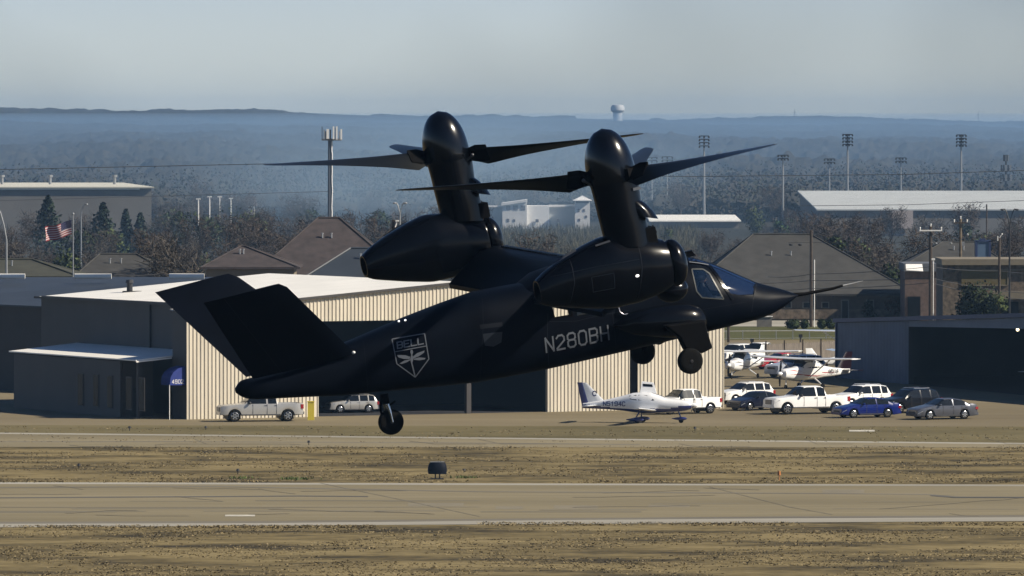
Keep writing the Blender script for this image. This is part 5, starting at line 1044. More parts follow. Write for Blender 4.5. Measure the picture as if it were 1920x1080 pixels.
botc = [(441, 731), (443.5, 739), (455, 746), (473, 749), (560, 744.5), (640, 741), (740, 731), (887, 717), (940, 707), (1027, 690), (1187, 653), (1321, 621), (1371, 609), (1409, 600), (1441, 589.5), (1474, 571), (1494, 553.5)]
hwc = [(441, .05), (450, .22), (480, .34), (560, .46), (660, .60), (760, .78), (900, .98), (1000, 1.02), (1280, 1.02), (1320, .98), (1360, .86), (1400, .68), (1440, .45), (1470, .24), (1494, .03)]
TT = sorted(Lx(*p) for p in topc); BT = sorted(Lx(*p) for p in botc); HT = sorted((Lx(p, 600 + (980 - p) * .22)[0], w) for p, w in hwc)
x0, x1 = max(TT[0][0], BT[0][0]), min(TT[-1][0], BT[-1][0]); rings = []; NS = 150; NR = 56
def fus_ring(x):
    zt, zb, hw = lerp_tab(TT, x), lerp_tab(BT, x), lerp_tab(HT, x); zc, hh = (zt + zb) / 2, max((zt - zb) / 2, .012)
    out = []; XN = La(1300, 500)[0]
    for k in range(NR):
        t = 2 * math.pi * k / NR; c, s = math.cos(t), math.sin(t); e = 3.0 if s < 0 else (2.5 if x < XN else 2.2)
        y = hw * math.copysign(abs(c) ** (2 / e), c); z = hh * math.copysign(abs(s) ** (2 / e), s)
        if x > XN - 1: y *= 1 - .16 * max(0, s)
        out.append(V((x, y, zc + z)))
    return out
for k in range(NS + 1):
    u = k / NS; x = x0 + (x1 - x0) * u; rings.append(fus_ring(x))
# smooth along the length
for _ in range(1):
    rings = [rings[0]] + [[(a + b * 2 + c) / 4 for a, b, c in zip(rings[i - 1], rings[i], rings[i + 1])] for i in range(1, len(rings) - 1)] + [rings[-1]]
mb = MB(); mb.loft(rings); fus = build('fuselage', mb, m_ac, tr, smooth=50)
FB = BVHTree.FromPolygons([v.co.copy() for v in fus.data.vertices], [list(p.vertices) for p in fus.data.polygons])
def hit(px, py):
    o = AI @ CAMP; d = (AI.to_3x3() @ ray(px, py)).normalized(); loc, n, i, dist = FB.ray_cast(o + d * 150, d); 
    return (loc, n) if loc is not None else (None, None)
def surf(px, py, off=.006):
    l, n = hit(px, py)
    if l is None: l, n = La(px, py, -1.0), V((0, -1, 0))
    return l + n * off
def cutter(poly, y_a, y_b, plane):
    pts = [La(px, py, plane) for px, py in poly]; mb = MB(); mb.prism([(p.x, y_a, p.z) for p in pts], (0, y_b - y_a, 0)); me = bpy.data.meshes.new('cut'); me.from_pydata([tuple(v) for v in mb.v], [], mb.f)
    bm = bmesh.new(); bm.from_mesh(me); bmesh.ops.recalc_face_normals(bm, faces=bm.faces); bm.to_mesh(me); bm.free(); o = bpy.data.objects.new('cut', me); COL.objects.link(o); return o
sidew = [(1297, 505), (1318, 505), (1330, 513), (1357, 561), (1316, 558), (1306, 546)]
wshield = [(1331, 499), (1352, 507), (1374, 517), (1398, 527), (1414, 534), (1412, 552), (1385, 553), (1366, 549), (1344, 517)]
cabn = [(1034, 573), (1071, 573), (1073, 592), (1040, 597)]
cabf = [(1035, 575), (1063, 576), (1067, 590), (1041, 594.5)]
cuts = [cutter(sidew, -2, -.25, -.85), cutter(wshield, -2, -.12, -.6), cutter(cabn, -2, -.3, -1.0), cutter(cabf, .3, 2, 1.0)]
for pol, pl in ((sidew, -.85), (wshield, -.6)):
    pts = [La(px, py, pl) for px, py in pol]; mb = MB(); mb.prism([(p.x, .12 if pl == -.6 else .25, p.z) for p in pts], (0, 2, 0)); me = bpy.data.meshes.new('cut'); me.from_pydata([tuple(v) for v in mb.v], [], mb.f); bm = bmesh.new(); bm.from_mesh(me); bmesh.ops.recalc_face_normals(bm, faces=bm.faces); bm.to_mesh(me); bm.free(); o = bpy.data.objects.new('cut', me); COL.objects.link(o); cuts.append(o)
for c in cuts:
    c.parent = tr; md = fus.modifiers.new('b', 'BOOLEAN'); md.object = c; md.operation = 'DIFFERENCE'; md.solver = 'EXACT'
bpy.context.view_layer.update(); dg_ = bpy.context.evaluated_depsgraph_get(); nm = bpy.data.meshes.new_from_object(fus.evaluated_get(dg_)); fus.modifiers.clear(); fus.data = nm; nm.name = 'fuselage'
for c in cuts: bpy.data.objects.remove(c, do_unlink=True)
bm = bmesh.new(); bm.from_mesh(nm); kill = []
for f_ in bm.faces:
    c = f_.calc_center_median(); l, n, i, dd = FB.find_nearest(c)
    if l is None: continue
    if dd > .03 or (abs(f_.normal.dot(n)) < .5 and dd > .004): kill.append(f_)
bmesh.ops.delete(bm, geom=kill, context='FACES'); bm.to_mesh(nm); bm.free()
nm.polygons.foreach_set('use_smooth', [True] * len(nm.polygons)); nm.set_sharp_from_angle(angle=R(50))
if not nm.materials: nm.materials.append(m_ac)
# glass panes re-using the skin surface
def patch(name, poly, mat, par=tr, off=.004, res=10, mirror=False):
    # fan subdivision of the polygon on a grid in photo space, dropped on the skin
    bm = bmesh.new(); vs = [bm.verts.new((x, y, 0)) for x, y in poly]; bm.faces.new(vs); bmesh.ops.triangulate(bm, faces=bm.faces)
    for _ in range(4):
        es = [e for e in bm.edges if e.calc_length() > res]
        if not es: break
        bmesh.ops.subdivide_edges(bm, edges=es, cuts=1); bmesh.ops.triangulate(bm, faces=bm.faces)
    mb = MB(); idx = {v: i for i, v in enumerate(bm.verts)}; pts = [surf(v.co.x, v.co.y, off) for v in bm.verts]; fs = [[idx[v] for v in f_.verts] for f_ in bm.faces]; bm.free()
    mb.add(pts, fs)
    if mirror: mb.v = [V((p.x, -p.y, p.z)) for p in mb.v]
    return build(name, mb, mat, par, smooth=60)
gl1 = glass('canopy_glass', (.02, .05, .12), .22); gl2 = glass('windshield_glass', (.01, .022, .06), .80)
patch('side_window', sidew, gl1); patch('side_window', sidew, gl1, mirror=True)
patch('windshield', wshield, gl2); patch('windshield', wshield, gl2, mirror=True)
m_roofg = M('roof_glass', (.006, .016, .05), .07, coat=1)
patch('roof_window', [(1290, 483.5), (1310, 488), (1340, 498.2), (1372, 512), (1404, 525.5), (1416, 531.5), (1414, 533), (1397, 526), (1373, 515.5), (1352, 505.5), (1330, 497.5), (1312, 491.5), (1291, 488)], m_roofg)
def strip(name, pts, w, mat, off=.012, step=6, close=False, par=tr):
    if close: pts = pts + [pts[0]]
    mb = MB()
    for (a, b), (c, d) in zip(pts, pts[1:]):
        L = math.hypot(c - a, d - b); n = max(1, int(L / step)); nx, ny = -(d - b) / L * w / 2, (c - a) / L * w / 2
        for k in range(n):
            p = [(a + (c - a) * u, b + (d - b) * u) for u in (k / n, (k + 1) / n)]
            mb.add([surf(p[0][0] + nx, p[0][1] + ny, off), surf(p[1][0] + nx, p[1][1] + ny, off), surf(p[1][0] - nx, p[1][1] - ny, off), surf(p[0][0] - nx, p[0][1] - ny, off)], [(0, 1, 2, 3)])
    return build(name, mb, mat, par, recalc=False)
strip('window_frame', sidew, 2.2, M('frame_grey', (.04, .045, .045), .45), close=True)
strip('window_frame', [(1294, 492), (1312, 494), (1330, 499), (1344, 517), (1366, 550), (1374, 562)], 5, m_gl, .02)
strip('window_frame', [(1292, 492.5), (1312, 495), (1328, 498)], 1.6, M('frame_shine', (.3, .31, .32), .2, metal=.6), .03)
strip('nose_joint', [(1418, 532), (1416, 545), (1412, 562), (1409, 585)], 1.6, m_seam)
strip('cabin_door_seam', [(1027, 588), (1026, 640), (1029, 688)], 1.4, m_seam); strip('cabin_door_seam', [(1030, 603), (1080, 602), (1130, 590), (1180, 582)], 1.2, m_seam)
strip('cabin_door_seam', [(1148, 585), (1152, 620), (1155, 655)], 1.0, m_seam); strip('panel_line', [(905, 560), (906, 610), (900, 712)], .9, m_seam)
strip('panel_line', [(1200, 600), (1260, 590), (1400, 566)], .9, m_seam); strip('panel_line', [(682, 640), (690, 735)], .8, m_seam); strip('panel_line', [(1030, 690), (1190, 652)], 1.0, m_seam)
patch('side_panel', [(899, 609), (941, 604), (943, 612), (901, 617)], m_seam, off=.008); patch('side_panel', [(905, 626), (942, 622), (940, 642), (925, 650), (909, 648)], M('panel_navy', (.006, .009, .016), .4), off=.008)
patch('cabin_window', [(1080, 576), (1140, 572), (1140, 584), (1082, 592)], m_cgl, off=.01)
strip('cabin_window_frame', cabn, 2.0, m_acd, close=True)
# pilot and seats
def skinfig(name, par, chain, mats, lvl=2):
    vs, es, rs = chain; me = bpy.data.meshes.new(name); me.from_pydata([tuple(v) for v in vs], es, []); o = link(name, me); sk = o.modifiers.new('s', 'SKIN'); o.modifiers.new('u', 'SUBSURF').levels = lvl
    for i, r_ in enumerate(rs): me.skin_vertices[0].data[i].radius = (r_, r_)
    me.skin_vertices[0].data[0].use_root = True
    bpy.context.view_layer.update(); d = bpy.context.evaluated_depsgraph_get(); m2 = bpy.data.meshes.new_from_object(o.evaluated_get(d)); o.modifiers.clear(); o.data = m2; m2.name = name; m2.materials.clear(); m2.materials.append(mats)
    m2.polygons.foreach_set('use_smooth', [True] * len(m2.polygons)); return o
hd = La(1316, 521, -.42)
def pilot(yc, lab):
    h = V((hd.x, yc, hd.z)); sit = V((h.x - .05, yc, h.z - .82)); o_ = AM @ sit
    pt = bpy.data.objects.new('person', None); COL.objects.link(pt); pt.location = o_; pt.rotation_euler = AR.to_euler(); tag(pt, lab, 'person', group=None)
    vs = [(0, 0, 0), (0, 0, .25), (0, 0, .48), (.02, 0, .60), (.03, 0, .70), (.02, .19, .50), (.14, .24, .27), (.36, .20, .22), (.43, .18, .24), (.02, -.19, .50), (.14, -.24, .27), (.36, -.20, .22), (.43, -.18, .24), (.22, .11, .02), (.46, .13, .10), (.60, .13, -.28), (.22, -.11, .02), (.46, -.13, .10), (.60, -.13, -.28)]
    es = [(0, 1), (1, 2), (2, 3), (3, 4), (2, 5), (5, 6), (6, 7), (7, 8), (2, 9), (9, 10), (10, 11), (11, 12), (0, 13), (13, 14), (14, 15), (0, 16), (16, 17), (17, 18)]
    rs = [.15, .15, .15, .06, .06, .075, .055, .04, .035, .075, .055, .04, .035, .09, .075, .05, .09, .075, .05]
    b = skinfig('body', None, (vs, es, rs), M('flight_suit', (.10, .12, .15), .8)); b.parent = pt
    mb = MB(); mb.sphere((.05, 0, .80), (.10, .078, .12), 14, 10); mb.sphere((.155, 0, .79), (.022, .018, .03), 8, 6); mb.box((.135, 0, .735), (.03, .05, .012))
    for s in (1, -1): mb.sphere((.135, s * .034, .815), (.02, .018, .014), 8, 6)
    build('face', mb, M('skin', (.35, .22, .16), .6), pt, smooth=60)
    mb = MB(); mb.loft([[V((.02 + r * 1.18 * math.cos(a), r * math.sin(a), z)) for a in [R(18 * k) for k in range(20)] ] for z, r in ((.765, .105), (.80, .125), (.86, .132), (.91, .118), (.95, .08), (.965, .02))]); build('helmet', mb, M('helmet_grey', (.12, .13, .15), .2, coat=1), pt, smooth=60)
    mb = MB(); mb.loft([[V((.045 + r * 1.12 * math.cos(a), r * math.sin(a), z)) for a in [R(-60 + 10 * k) for k in range(13)]] + [V((.045 + (r - .02) * math.cos(a), (r - .02) * math.sin(a), z)) for a in [R(60 - 10 * k) for k in range(13)]] for z, r in ((.80, .118), (.85, .13), (.885, .128))]); build('visor', mb, m_blk, pt, smooth=60)
    return pt
pilot(-.42, 'helmeted pilot in the near seat seen through the cockpit side window'); pilot(.42, 'helmeted second pilot in the far seat behind the near one')
for yc in (-.42, .42):
    mb = MB(); mb.box((hd.x - .28, yc, hd.z - .45), (.12, .46, .95)); mb.box((hd.x - .02, yc, hd.z - .98), (.5, .46, .12)); mb.box((hd.x - .27, yc, hd.z + .08), (.1, .26, .2)); build('seat', mb, m_acd, tr)
mb = MB(); mb.prism([(hd.x + .75, -.5, hd.z - .25), (hd.x + .62, -.5, hd.z - .6), (hd.x + 1.1, -.45, hd.z - .6), (hd.x + 1.0, -.4, hd.z - .22)], (0, .95, 0)); build('instrument_panel', mb, m_acd, tr)
mb = MB(); mb.box((hd.x - .6, 0, hd.z - .55), (.06, 1.5, 1.4)); build('bulkhead', mb, m_acd, tr)
# markings
q, w = glyph_quads('N280BH', w=.82, gap=1.9); ex = V((1141.5 - 1024.5, 636.0 - 660.0)); upv = V((-2.5, -25.5)); mb = MB()
for qd in q: mb.add([surf(1024.5 + ex.x * u / w + upv.x * v / 6, 660.0 + ex.y * u / w + upv.y * v / 6, .012) for u, v in qd], [(0, 1, 2, 3)])
build('registration', mb, m_mark, tr, recalc=False)
strip('emblem_outline', [(735, 636), (796, 625.5), (804, 673), (778.5, 707), (744, 682)], 1.9, m_mark, .012, close=True)
strip('emblem_outline', [(741, 659.5), (800, 648.5)], 1.6, m_mark, .012)
q, w = glyph_quads('BELL', w=1.15, gap=1.5); mb = MB()
for qd in q: mb.add([surf(745.5 + 48 * u / w - 1.0 * v / 6, 653.5 - 9.0 * u / w - 11.5 * v / 6, .012) for u, v in qd], [(0, 1, 2, 3)])
build('emblem_lettering', mb, m_mark, tr, recalc=False)
wing_p = [[(769, 669), (760, 666), (744, 665.5), (747, 670), (757, 673), (768, 673)], [(768, 673.5), (758, 676), (749, 681.5), (753, 682.5), (763, 679), (769.5, 675)], [(774, 668.5), (782, 662), (796, 657), (795, 661), (785, 668), (775, 672)], [(775, 672.5), (786, 670), (798, 671), (796, 674), (786, 675.5), (776, 674.5)], [(770, 656), (773, 655.5), (774.5, 660), (773, 665), (775, 673), (773, 680), (779.5, 706), (777, 706), (770.5, 680), (769, 673), (771, 665), (769, 660)]]
for i, po in enumerate(wing_p): patch('emblem_bird', po, m_mark, off=.012, res=7)

# V tail (near fin mirrored to the far side)
r_te, r_le = La(474, 710, -.32), La(664, 661, -.60); t_te, t_le = La(382, 568, -2.45), La(530, 530, -2.45)
def fin(sgn, nm):
    mb = MB(); rr = []
    for u in [0, .2, .4, .6, .8, .94, 1.0]:
        te, le = r_te.lerp(t_te, u), r_le.lerp(t_le, u)
        if u == 1.0: le = le.lerp(te, .05)
        th = .13 * (1 - .45 * u); nrm = V((0, 1, .9)).normalized() if True else None
        prof = [(0, 0), (.04, .6), (.15, .95), (.35, 1.0), (.65, .62), (1, .06), (1, -.06), (.65, -.62), (.35, -1.0), (.15, -.95), (.04, -.6)]
        k_ = .35 if u == 1.0 else 1
        rr.append([V((p.x, sgn * -p.y * -1 if sgn > 0 else -p.y, p.z)) if False else V((p.x, p.y * sgn, p.z)) for p in [le.lerp(te, a) + V((0, -1, .9)).normalized().cross(V((1, 0, 0))).normalized() * (b * th * .5 * k_) for a, b in prof]])
    mb.loft(rr); return build(nm, mb, m_ac, tr, smooth=40)
for sgn in (1, -1): 
    f_ = fin(sgn, 'tail_fin')
    mb = MB(); a = r_te.lerp(r_le, .28); b = t_te.lerp(t_le, .25); off = V((0, -1, -.9)).normalized() * 0.062
    mb.add([V((p.x, p.y * sgn, p.z)) for p in (a + off, b + off * .7, b + off * .7 + V((.012, 0, 0)), a + off + V((.012, 0, 0)))], [(0, 1, 2, 3)]); build('rudder_seam', mb, m_seam, f_, recalc=False)
mb = MB(); mb.sphere(La(663, 661, -.64), (.05, .04, .04), 8, 6); build('fin_root_fairing', mb, M('bright_tip', (.7, .7, .7), .3), tr, smooth=60)
mb = MB()
for px, py in ((748, 603), (760, 601)): mb.sphere(surf(px, py, .01), .028, 8, 6)
build('formation_light', mb, M('white_lens', (.8, .8, .8), .3, emit=((1, 1, 1), 1.0)), tr)

# wing
YW = 6.5
te, cr = La(844, 534, YW), La(928, 462, YW); te2 = La(846, 541, YW)
def wring(y):
    dz = 0; c = cr + V((0, 0, dz)); t = te; 
    pts = [V((c.x + .62, 0, c.z - .30)), V((c.x + .56, 0, c.z - .17)), V((c.x + .35, 0, c.z - .05)), V((c.x, 0, c.z)), V((c.x - .45, 0, c.z - .03)), V(((c.x + t.x) / 2 - .1, 0, (c.z * .5 + t.z * .5) + .10)), V((t.x, 0, t.z + .02)), V((te2.x, 0, te2.z)), V((c.x - .6, 0, c.z - .52)), V((c.x - .1, 0, c.z - .50)), V((c.x + .38, 0, c.z - .44))]
    return [V((p.x, y, p.z)) for p in pts]
mb = MB(); mb.loft([wring(y) for y in (-6.6, -3, 0, 3, 6.6)]); build('wing', mb, m_ac, tr, smooth=40)
mb = MB()
for k in range(66):
    y = 5.9 - k * .16; mb.prism([V((cr.x - .02, y, cr.z - .01)), V((cr.x + .06, y, cr.z - .01)), V((cr.x + .02, y, cr.z + .045))], (0, .05, 0))
build('vortex_generator_strip', mb, m_gl, tr)
for y in (5.4, 3.2): 
    mb = MB(); mb.box((te.x + .35, y, te.z + .16), (.02, .03, .03)); 
mb = MB(); mb.loft([ell(x, z, w_, h_, 24, 2.4) for x, z, w_, h_ in ((cr.x + 1.3, cr.z - .42, .15, .06), (cr.x + .9, cr.z - .34, .65, .20), (cr.x + .2, cr.z - .34, .85, .34), (cr.x - 1.0, cr.z - .5, .85, .36), (cr.x - 1.9, cr.z - .75, .5, .22), (cr.x - 2.5, cr.z - .95, .1, .05))]); build('wing_fairing', mb, m_ac, tr, smooth=60)

# engine pods with rotors
YN = 7.1
ntop = [(999, 532), (1015, 513), (1049, 487), (1090, 461.5), (1127, 443), (1175, 440), (1217, 444), (1240, 449), (1257, 463)]
nbot = [(1012, 569), (1026, 574), (1090, 578), (1145, 579), (1200, 566), (1240, 549), (1257, 537)]
NT = sorted(Lx(a, b, -YN) for a, b in ntop); NB = sorted(Lx(a, b, -YN) for a, b in nbot); xa, xb = max(NT[0][0], NB[0][0]), min(NT[-1][0], NB[-1][0])
def pod_w(u): return lerp_tab([(0, .30), (.12, .40), (.35, .56), (.6, .66), (.85, .64), (.96, .57), (1, .52)], u)
def pod(s):
    """s = -1 right (near) pod, +1 left (far) pod"""
    Y = lambda y: s * y; DX = -.40 if s > 0 else 0   # the far pod sits a little further aft under its pylon
    rr = []; n = 40
    for k in range(n + 1):
        u = k / n; x = xa + (xb - xa) * u; zt, zb = lerp_tab(NT, x), lerp_tab(NB, x); w_ = pod_w(u); zc, hh = (zt + zb) / 2, (zt - zb) / 2
        rr.append([V((p.x, p.y, p.z)) for p in ell(x + DX, zc, w_, hh, 40, 2.25, Y(YN))])
    for _ in range(2): rr = [rr[0]] + [[(a + b * 2 + c) / 4 for a, b, c in zip(rr[i - 1], rr[i], rr[i + 1])] for i in range(1, len(rr) - 1)] + [rr[-1]]
    cb = sum(rr[0], V()) / 40; cf = sum(rr[-1], V()) / 40
    inn = [cb + (p - cb) * .86 for p in rr[0]]; inn2 = [cb + (p - cb) * .78 + V((.6, 0, .05)) for p in rr[0]]
    fi = [cf + (p - cf) * .93 + V((-.01, 0, 0)) for p in rr[-1]]; fi2 = [cf + (p - cf) * .82 + V((-.3, 0, 0)) for p in rr[-1]]
    mb = MB(); mb.loft([inn2, inn] + rr + [fi, fi2]); pm = m_gl
    po = build('engine_nacelle', mb, pm, tr, smooth=50)
    pb_t = BVHTree.FromPolygons([v.co.copy() for v in po.data.vertices], [list(p.vertices) for p in po.data.polygons])
    def pseam(nm_, pts, w_, mt):
        mbs = MB(); out = []
        for (xa_, za_), (xb_, zb_) in zip(pts, pts[1:]):
            for k_ in range(8):
                u_ = k_ / 8; out.append((xa_ + (xb_ - xa_) * u_, za_ + (zb_ - za_) * u_))
        out.append(pts[-1]); pr = []
        for x_, z_ in out:
            h_ = pb_t.ray_cast(V((x_, s * (YN + 3), z_)), V((0, -s, 0))); pr.append((h_[0] + h_[1] * .006) if h_[0] is not None else None)
        for a_, b_ in zip(pr, pr[1:]):
            if a_ is None or b_ is None: continue
            d_ = (b_ - a_).normalized(); e_2 = V((-d_.z, 0, d_.x)) * w_ / 2; mbs.add([a_ - e_2, b_ - e_2, b_ + e_2, a_ + e_2], [(0, 1, 2, 3)])
        if mbs.f: build(nm_, mbs, mt, po, recalc=False)
    lx = lambda a, b: (La(a, b, -YN - .6).x + DX, La(a, b, -YN - .6).z)
    pseam('cowl_seam', [lx(1198, 450), lx(1203, 500), lx(1200, 562)], .02, m_seam); pseam('cowl_seam', [lx(1040, 520), lx(1120, 500), lx(1198, 486)], .016, m_seam)
    pseam('cowl_seam', [lx(1075, 482), lx(1080, 530), lx(1075, 572)], .016, m_seam); pseam('cowl_panel_edge', [lx(1110, 520), lx(1150, 512), lx(1153, 540), lx(1114, 548), lx(1110, 520)], .014, m_seam)
    gx = lx(1194, 517); h_ = pb_t.ray_cast(V((gx[0], s * (YN + 3), gx[1])), V((0, -s, 0)))
    if h_[0] is not None: mb = MB(); mb.sphere(h_[0], (.05, .03, .035), 10, 8); build('glint_bead', mb, M('glint_glow', (.8, .8, .78), .08, emit=((1, .97, .9), 1.2)), po, smooth=60)  # glowing bead put on the pod as a sun glint, no lamp
    # intake centre body
    c = La(1262, 492, -YN); mb = MB(); mb.sphere((c.x + DX, Y(YN + .05 * 1), c.z), (.33, .46, .60), 24, 16)
    c2 = La(1253, 478, -YN); o2 = build('intake_fairing', mb, m_gl, po, smooth=60)
    c3 = La(1262, 540, -YN + 1); mb = MB(); mb.sphere((c3.x + DX - .12, Y(YN - .75), c3.z), (.42, .4, .32), 18, 12); build('lower_intake_fairing', mb, m_gl, po, smooth=60)
    mb = MB(); e1 = La(1040, 500, -YN); e2_ = La(1080, 478, -YN)
    for (a, b, c_, d) in ((1034, 496, 1078, 470), (1115, 462, 1142, 453)):
        p, q_ = La(a, b, -YN - .3), La(c_, d, -YN - .3); mb.prism([V((p.x, Y(YN + .40), p.z)), V((q_.x, Y(YN + .40), q_.z)), V((q_.x, Y(YN + .36), q_.z + .03)), V((p.x, Y(YN + .36), p.z + .03))], (0, 0, .012))
    build('vent_louvre', mb, M('louvre_grey', (.07, .075, .09), .35, metal=.5), po)
    # rotating pylon
    secs = [((1104, 331), (1190, 317)), ((1106, 345), (1195, 333)), ((1110, 356), (1197, 350)), ((1116, 378), (1200, 374)), ((1121, 400), (1206, 397)), ((1127, 424), (1212, 420)), ((1133, 448), (1216, 446)), ((1136, 462), (1219, 460))]
    rr = []
    for (a, b), (c_, d) in secs:
        l, r_ = La(a, b, -YN), La(c_, d, -YN); cc = (l + r_) / 2; hw = (r_ - l).length / 2; ax = (r_ - l).normalized()
        rr.append([V((cc.x, Y(YN), cc.z)) + ax * (hw * math.cos(t)) + V((0, min(.56, hw * .95) * math.sin(t), 0)) for t in [2 * math.pi * k / 32 for k in range(32)]])
    mb = MB(); mb.loft(rr); py = build('rotor_pylon', mb, m_gl, tr, smooth=50)
    # spinner
    tip, base = La(1128, 241, -YN), La(1147, 332, -YN); tip.y = base.y = Y(YN); ax = (tip - base); Ls = ax.length; ax.normalize(); e1 = V((0, 1, 0)); e2 = ax.cross(e1).normalized()
    rr = []
    for k in range(17):
        u = k / 16; rad = .625 * (1 - u ** 2.45) ** .52 if u < 1 else .004; rad = max(rad, .004)
        rr.append([base + ax * (Ls * u) + (e1 * math.cos(t) + e2 * math.sin(t)) * rad for t in [2 * math.pi * q_ / 36 for q_ in range(36)]])
    rr.insert(0, [base - ax * .10 + (e1 * math.cos(t) + e2 * math.sin(t)) * .60 for t in [2 * math.pi * q_ / 36 for q_ in range(36)]])
    mb = MB(); mb.loft(rr); sp = build('spinner', mb, M('spinner_gloss', (.0015, .002, .0035), .22, spec=.2, coat=.55, coatr=.13), tr, smooth=50)
    # exhaust cowl on the front of the pylon
    path = [((1170, 366), 20), ((1182, 378), 26), ((1193, 392), 29), ((1201, 406), 30)]; rr = []
    for (a, b), rp in path:
        c_ = La(a, b, -YN); rd = rp / 72; rr.append([V((c_.x, Y(YN), c_.z)) + V((rd * math.cos(t) * 1.0, rd * 1.35 * math.sin(t), -rd * .35 * math.cos(t))) for t in [2 * math.pi * k / 24 for k in range(24)]])
    cc = sum(rr[-1], V()) / 24; rr.append([cc + (p - cc) * .85 for p in rr[-1]]); rr.append([cc + (p - cc) * .75 + V((-.1, 0, .25)) for p in rr[-2]])
    mb = MB(); mb.loft(rr); build('exhaust_cowl', mb, m_gl, py, smooth=50)
    # exposed hinge bay with lines
    h0 = La(1216, 436, -YN); rg = random.Random(4)
    for k in range(6):
        a = V((h0.x + rg.uniform(-.15, .12), Y(YN + rg.uniform(-.35, .35)), h0.z + rg.uniform(-.1, .25))); b = a + V((rg.uniform(-.1, .16), 0, -.38)); m_ = a.lerp(b, .5) + V((.10, .03, 0)); mb = MB(); mb.tube([a, m_, b], .016, 6); build('hydraulic_line', mb, m_orange if (k == 0 and s > 0) else (m_strut if k == 1 else m_acd), tr)
    mb = MB(); mb.box((h0.x - .05, Y(YN), h0.z - .05), (.28, .7, .4)); build('hinge_block', mb, m_acd, tr)
    mb = MB(); hb_ = La(1190, 350, -YN); mb.box((hb_.x - .12, Y(YN + .53), hb_.z), (.20, .02, .07)); build('data_plate', mb, m_mark, py)
    # rotor
    hub = base - ax * .02; tilt = R(7.5) if s < 0 else R(4.5)
    rx = V((math.cos(tilt), 0, math.sin(tilt))); ry = V((0, 1, 0)); rz_ = rx.cross(ry)
    # keep disc axes in the aircraft frame but measured from the horizon
    fw = AI.to_3x3() @ V((math.cos(0), math.sin(0), 0)); lf = AI.to_3x3() @ V((0, 1, 0)); up = AI.to_3x3() @ V((0, 0, 1))
    rx = (fw * math.cos(tilt) + up * math.sin(tilt)).normalized(); ry = (lf * math.cos(R(1.8)) + up * math.sin(R(1.8))).normalized(); ru = rx.cross(ry).normalized()
    az = (190, -42, 79) if s < 0 else (-16, -152, 106); cone = R(4.6) if s < 0 else R(2.8); RR = 5.5
    ro = MB(); ro.loft([[hub + ru * z + (rx * math.cos(t) + ry * math.sin(t)) * rd for t in [2 * math.pi * q_ / 24 for q_ in range(24)]] for z, rd in ((-.16, .30), (-.12, .42), (.12, .42), (.16, .3))]); rob = build('rotor_hub', ro, m_acd, tr, smooth=40)
    for a in az:
        a = R(a); dr_ = (rx * math.cos(a) + ry * math.sin(a)); dt = (rx * -math.sin(a) + ry * math.cos(a)) * (-s); rad_ = (dr_ * math.cos(cone) + ru * math.sin(cone)).normalized(); nn = rad_.cross(dt).normalized() * (1 if rad_.cross(dt).dot(ru) > 0 else -1)
        cf = MB(); cf.loft([[hub + rad_ * r_ + dt * (x_ * math.cos(.8)) + nn * (z_ ) + nn * 0 + (nn * x_ * math.sin(.8)) for x_, z_ in ((-.16 * g_, -.07), (.16 * g_, -.07), (.16 * g_, .07), (-.16 * g_, .07))] for r_, g_ in ((.34, .8), (.6, .9), (.86, 1.5), (1.15, 1.3))])
        pl = MB(); q0 = hub + rad_ * .30 - ru * .34; q1 = hub + rad_ * .78 + dt * .26 - ru * .02; pl.tube([q0, q1], .028, 6); pl.sphere(q1, .05, 8, 6); pl.sphere(q0, .05, 8, 6); build('pitch_link', pl, M('link_steel', (.12, .12, .12), .35, metal=.8), rob, smooth=50)
        sl_ = MB(); sl_.box(hub + rad_ * .55, (.30, .30, .30), mat=Matrix((rad_, dt, nn)).transposed()); build('blade_slot', sl_, m_acd, rob)
        blob = build('blade', MBb(hub, rad_, dt, nn, RR), m_blade, tr, smooth=40); build('blade_cuff', cf, m_acd, blob)
        te_ = MB(); 
    return
def MBb(hub, rad_, dt, nn, RR):
    mb = MB(); rr = []
    for k in range(25):
        u = k / 24; r_ = .62 + (RR - .62) * u; c = lerp_tab([(0, .34), (.05, .50), (.085, .66), (.2, .60), (.5, .50), (.9, .36), (.97, .28), (1, .14)], u); th = R(lerp_tab([(0, 50), (.12, 44), (.3, 31), (.55, 20), (.8, 12), (1, 8)], u))
        cd = dt * math.cos(th) + nn * math.sin(th); cn = rad_.cross(cd).normalized(); t_ = c * (.14 - .06 * u); o = hub + rad_ * r_
        rr.append([o + cd * (c * (.32 - a)) + cn * (t_ * b) for a, b in ((0, 0), (.06, .32), (.25, .5), (.6, .33), (1, .02), (1, -.02), (.6, -.2), (.25, -.35), (.06, -.25))])
    mb.loft(rr); return mb
pod(-1); pod(1)

# side sponson, main gear (mirrored), tail wheel
def tyre(par, c, r, w_, nm='wheel', hubm=None):
    mb = MB(); mb.loft([[V((c.x + r * q_ * math.cos(t), c.y + y, c.z + r * q_ * math.sin(t))) for t in [2 * math.pi * k / 30 for k in range(30)]] for y, q_ in ((-w_ * .5, .55), (-w_ * .5, .8), (-w_ * .42, .93), (-w_ * .2, 1), (w_ * .2, 1), (w_ * .42, .93), (w_ * .5, .8), (w_ * .5, .55))]); o = build(nm, mb, m_tyre, par, smooth=40)
    mb = MB()
    for sg in (1, -1): mb.loft([[V((c.x + r * q_ * math.cos(t), c.y + sg * y, c.z + r * q_ * math.sin(t))) for t in [2 * math.pi * k / 20 for k in range(20)]] for y, q_ in ((w_ * .40, .54), (w_ * .46, .4), (w_ * .5, .14), (w_ * .56, .10))])
    b = build('hub', mb, hubm or M('dark_hub', (.012, .012, .014), .5), o, smooth=40); return o
wc = La(1294, 677, -1.95); sc_ = La(1262, 596, -1.1)
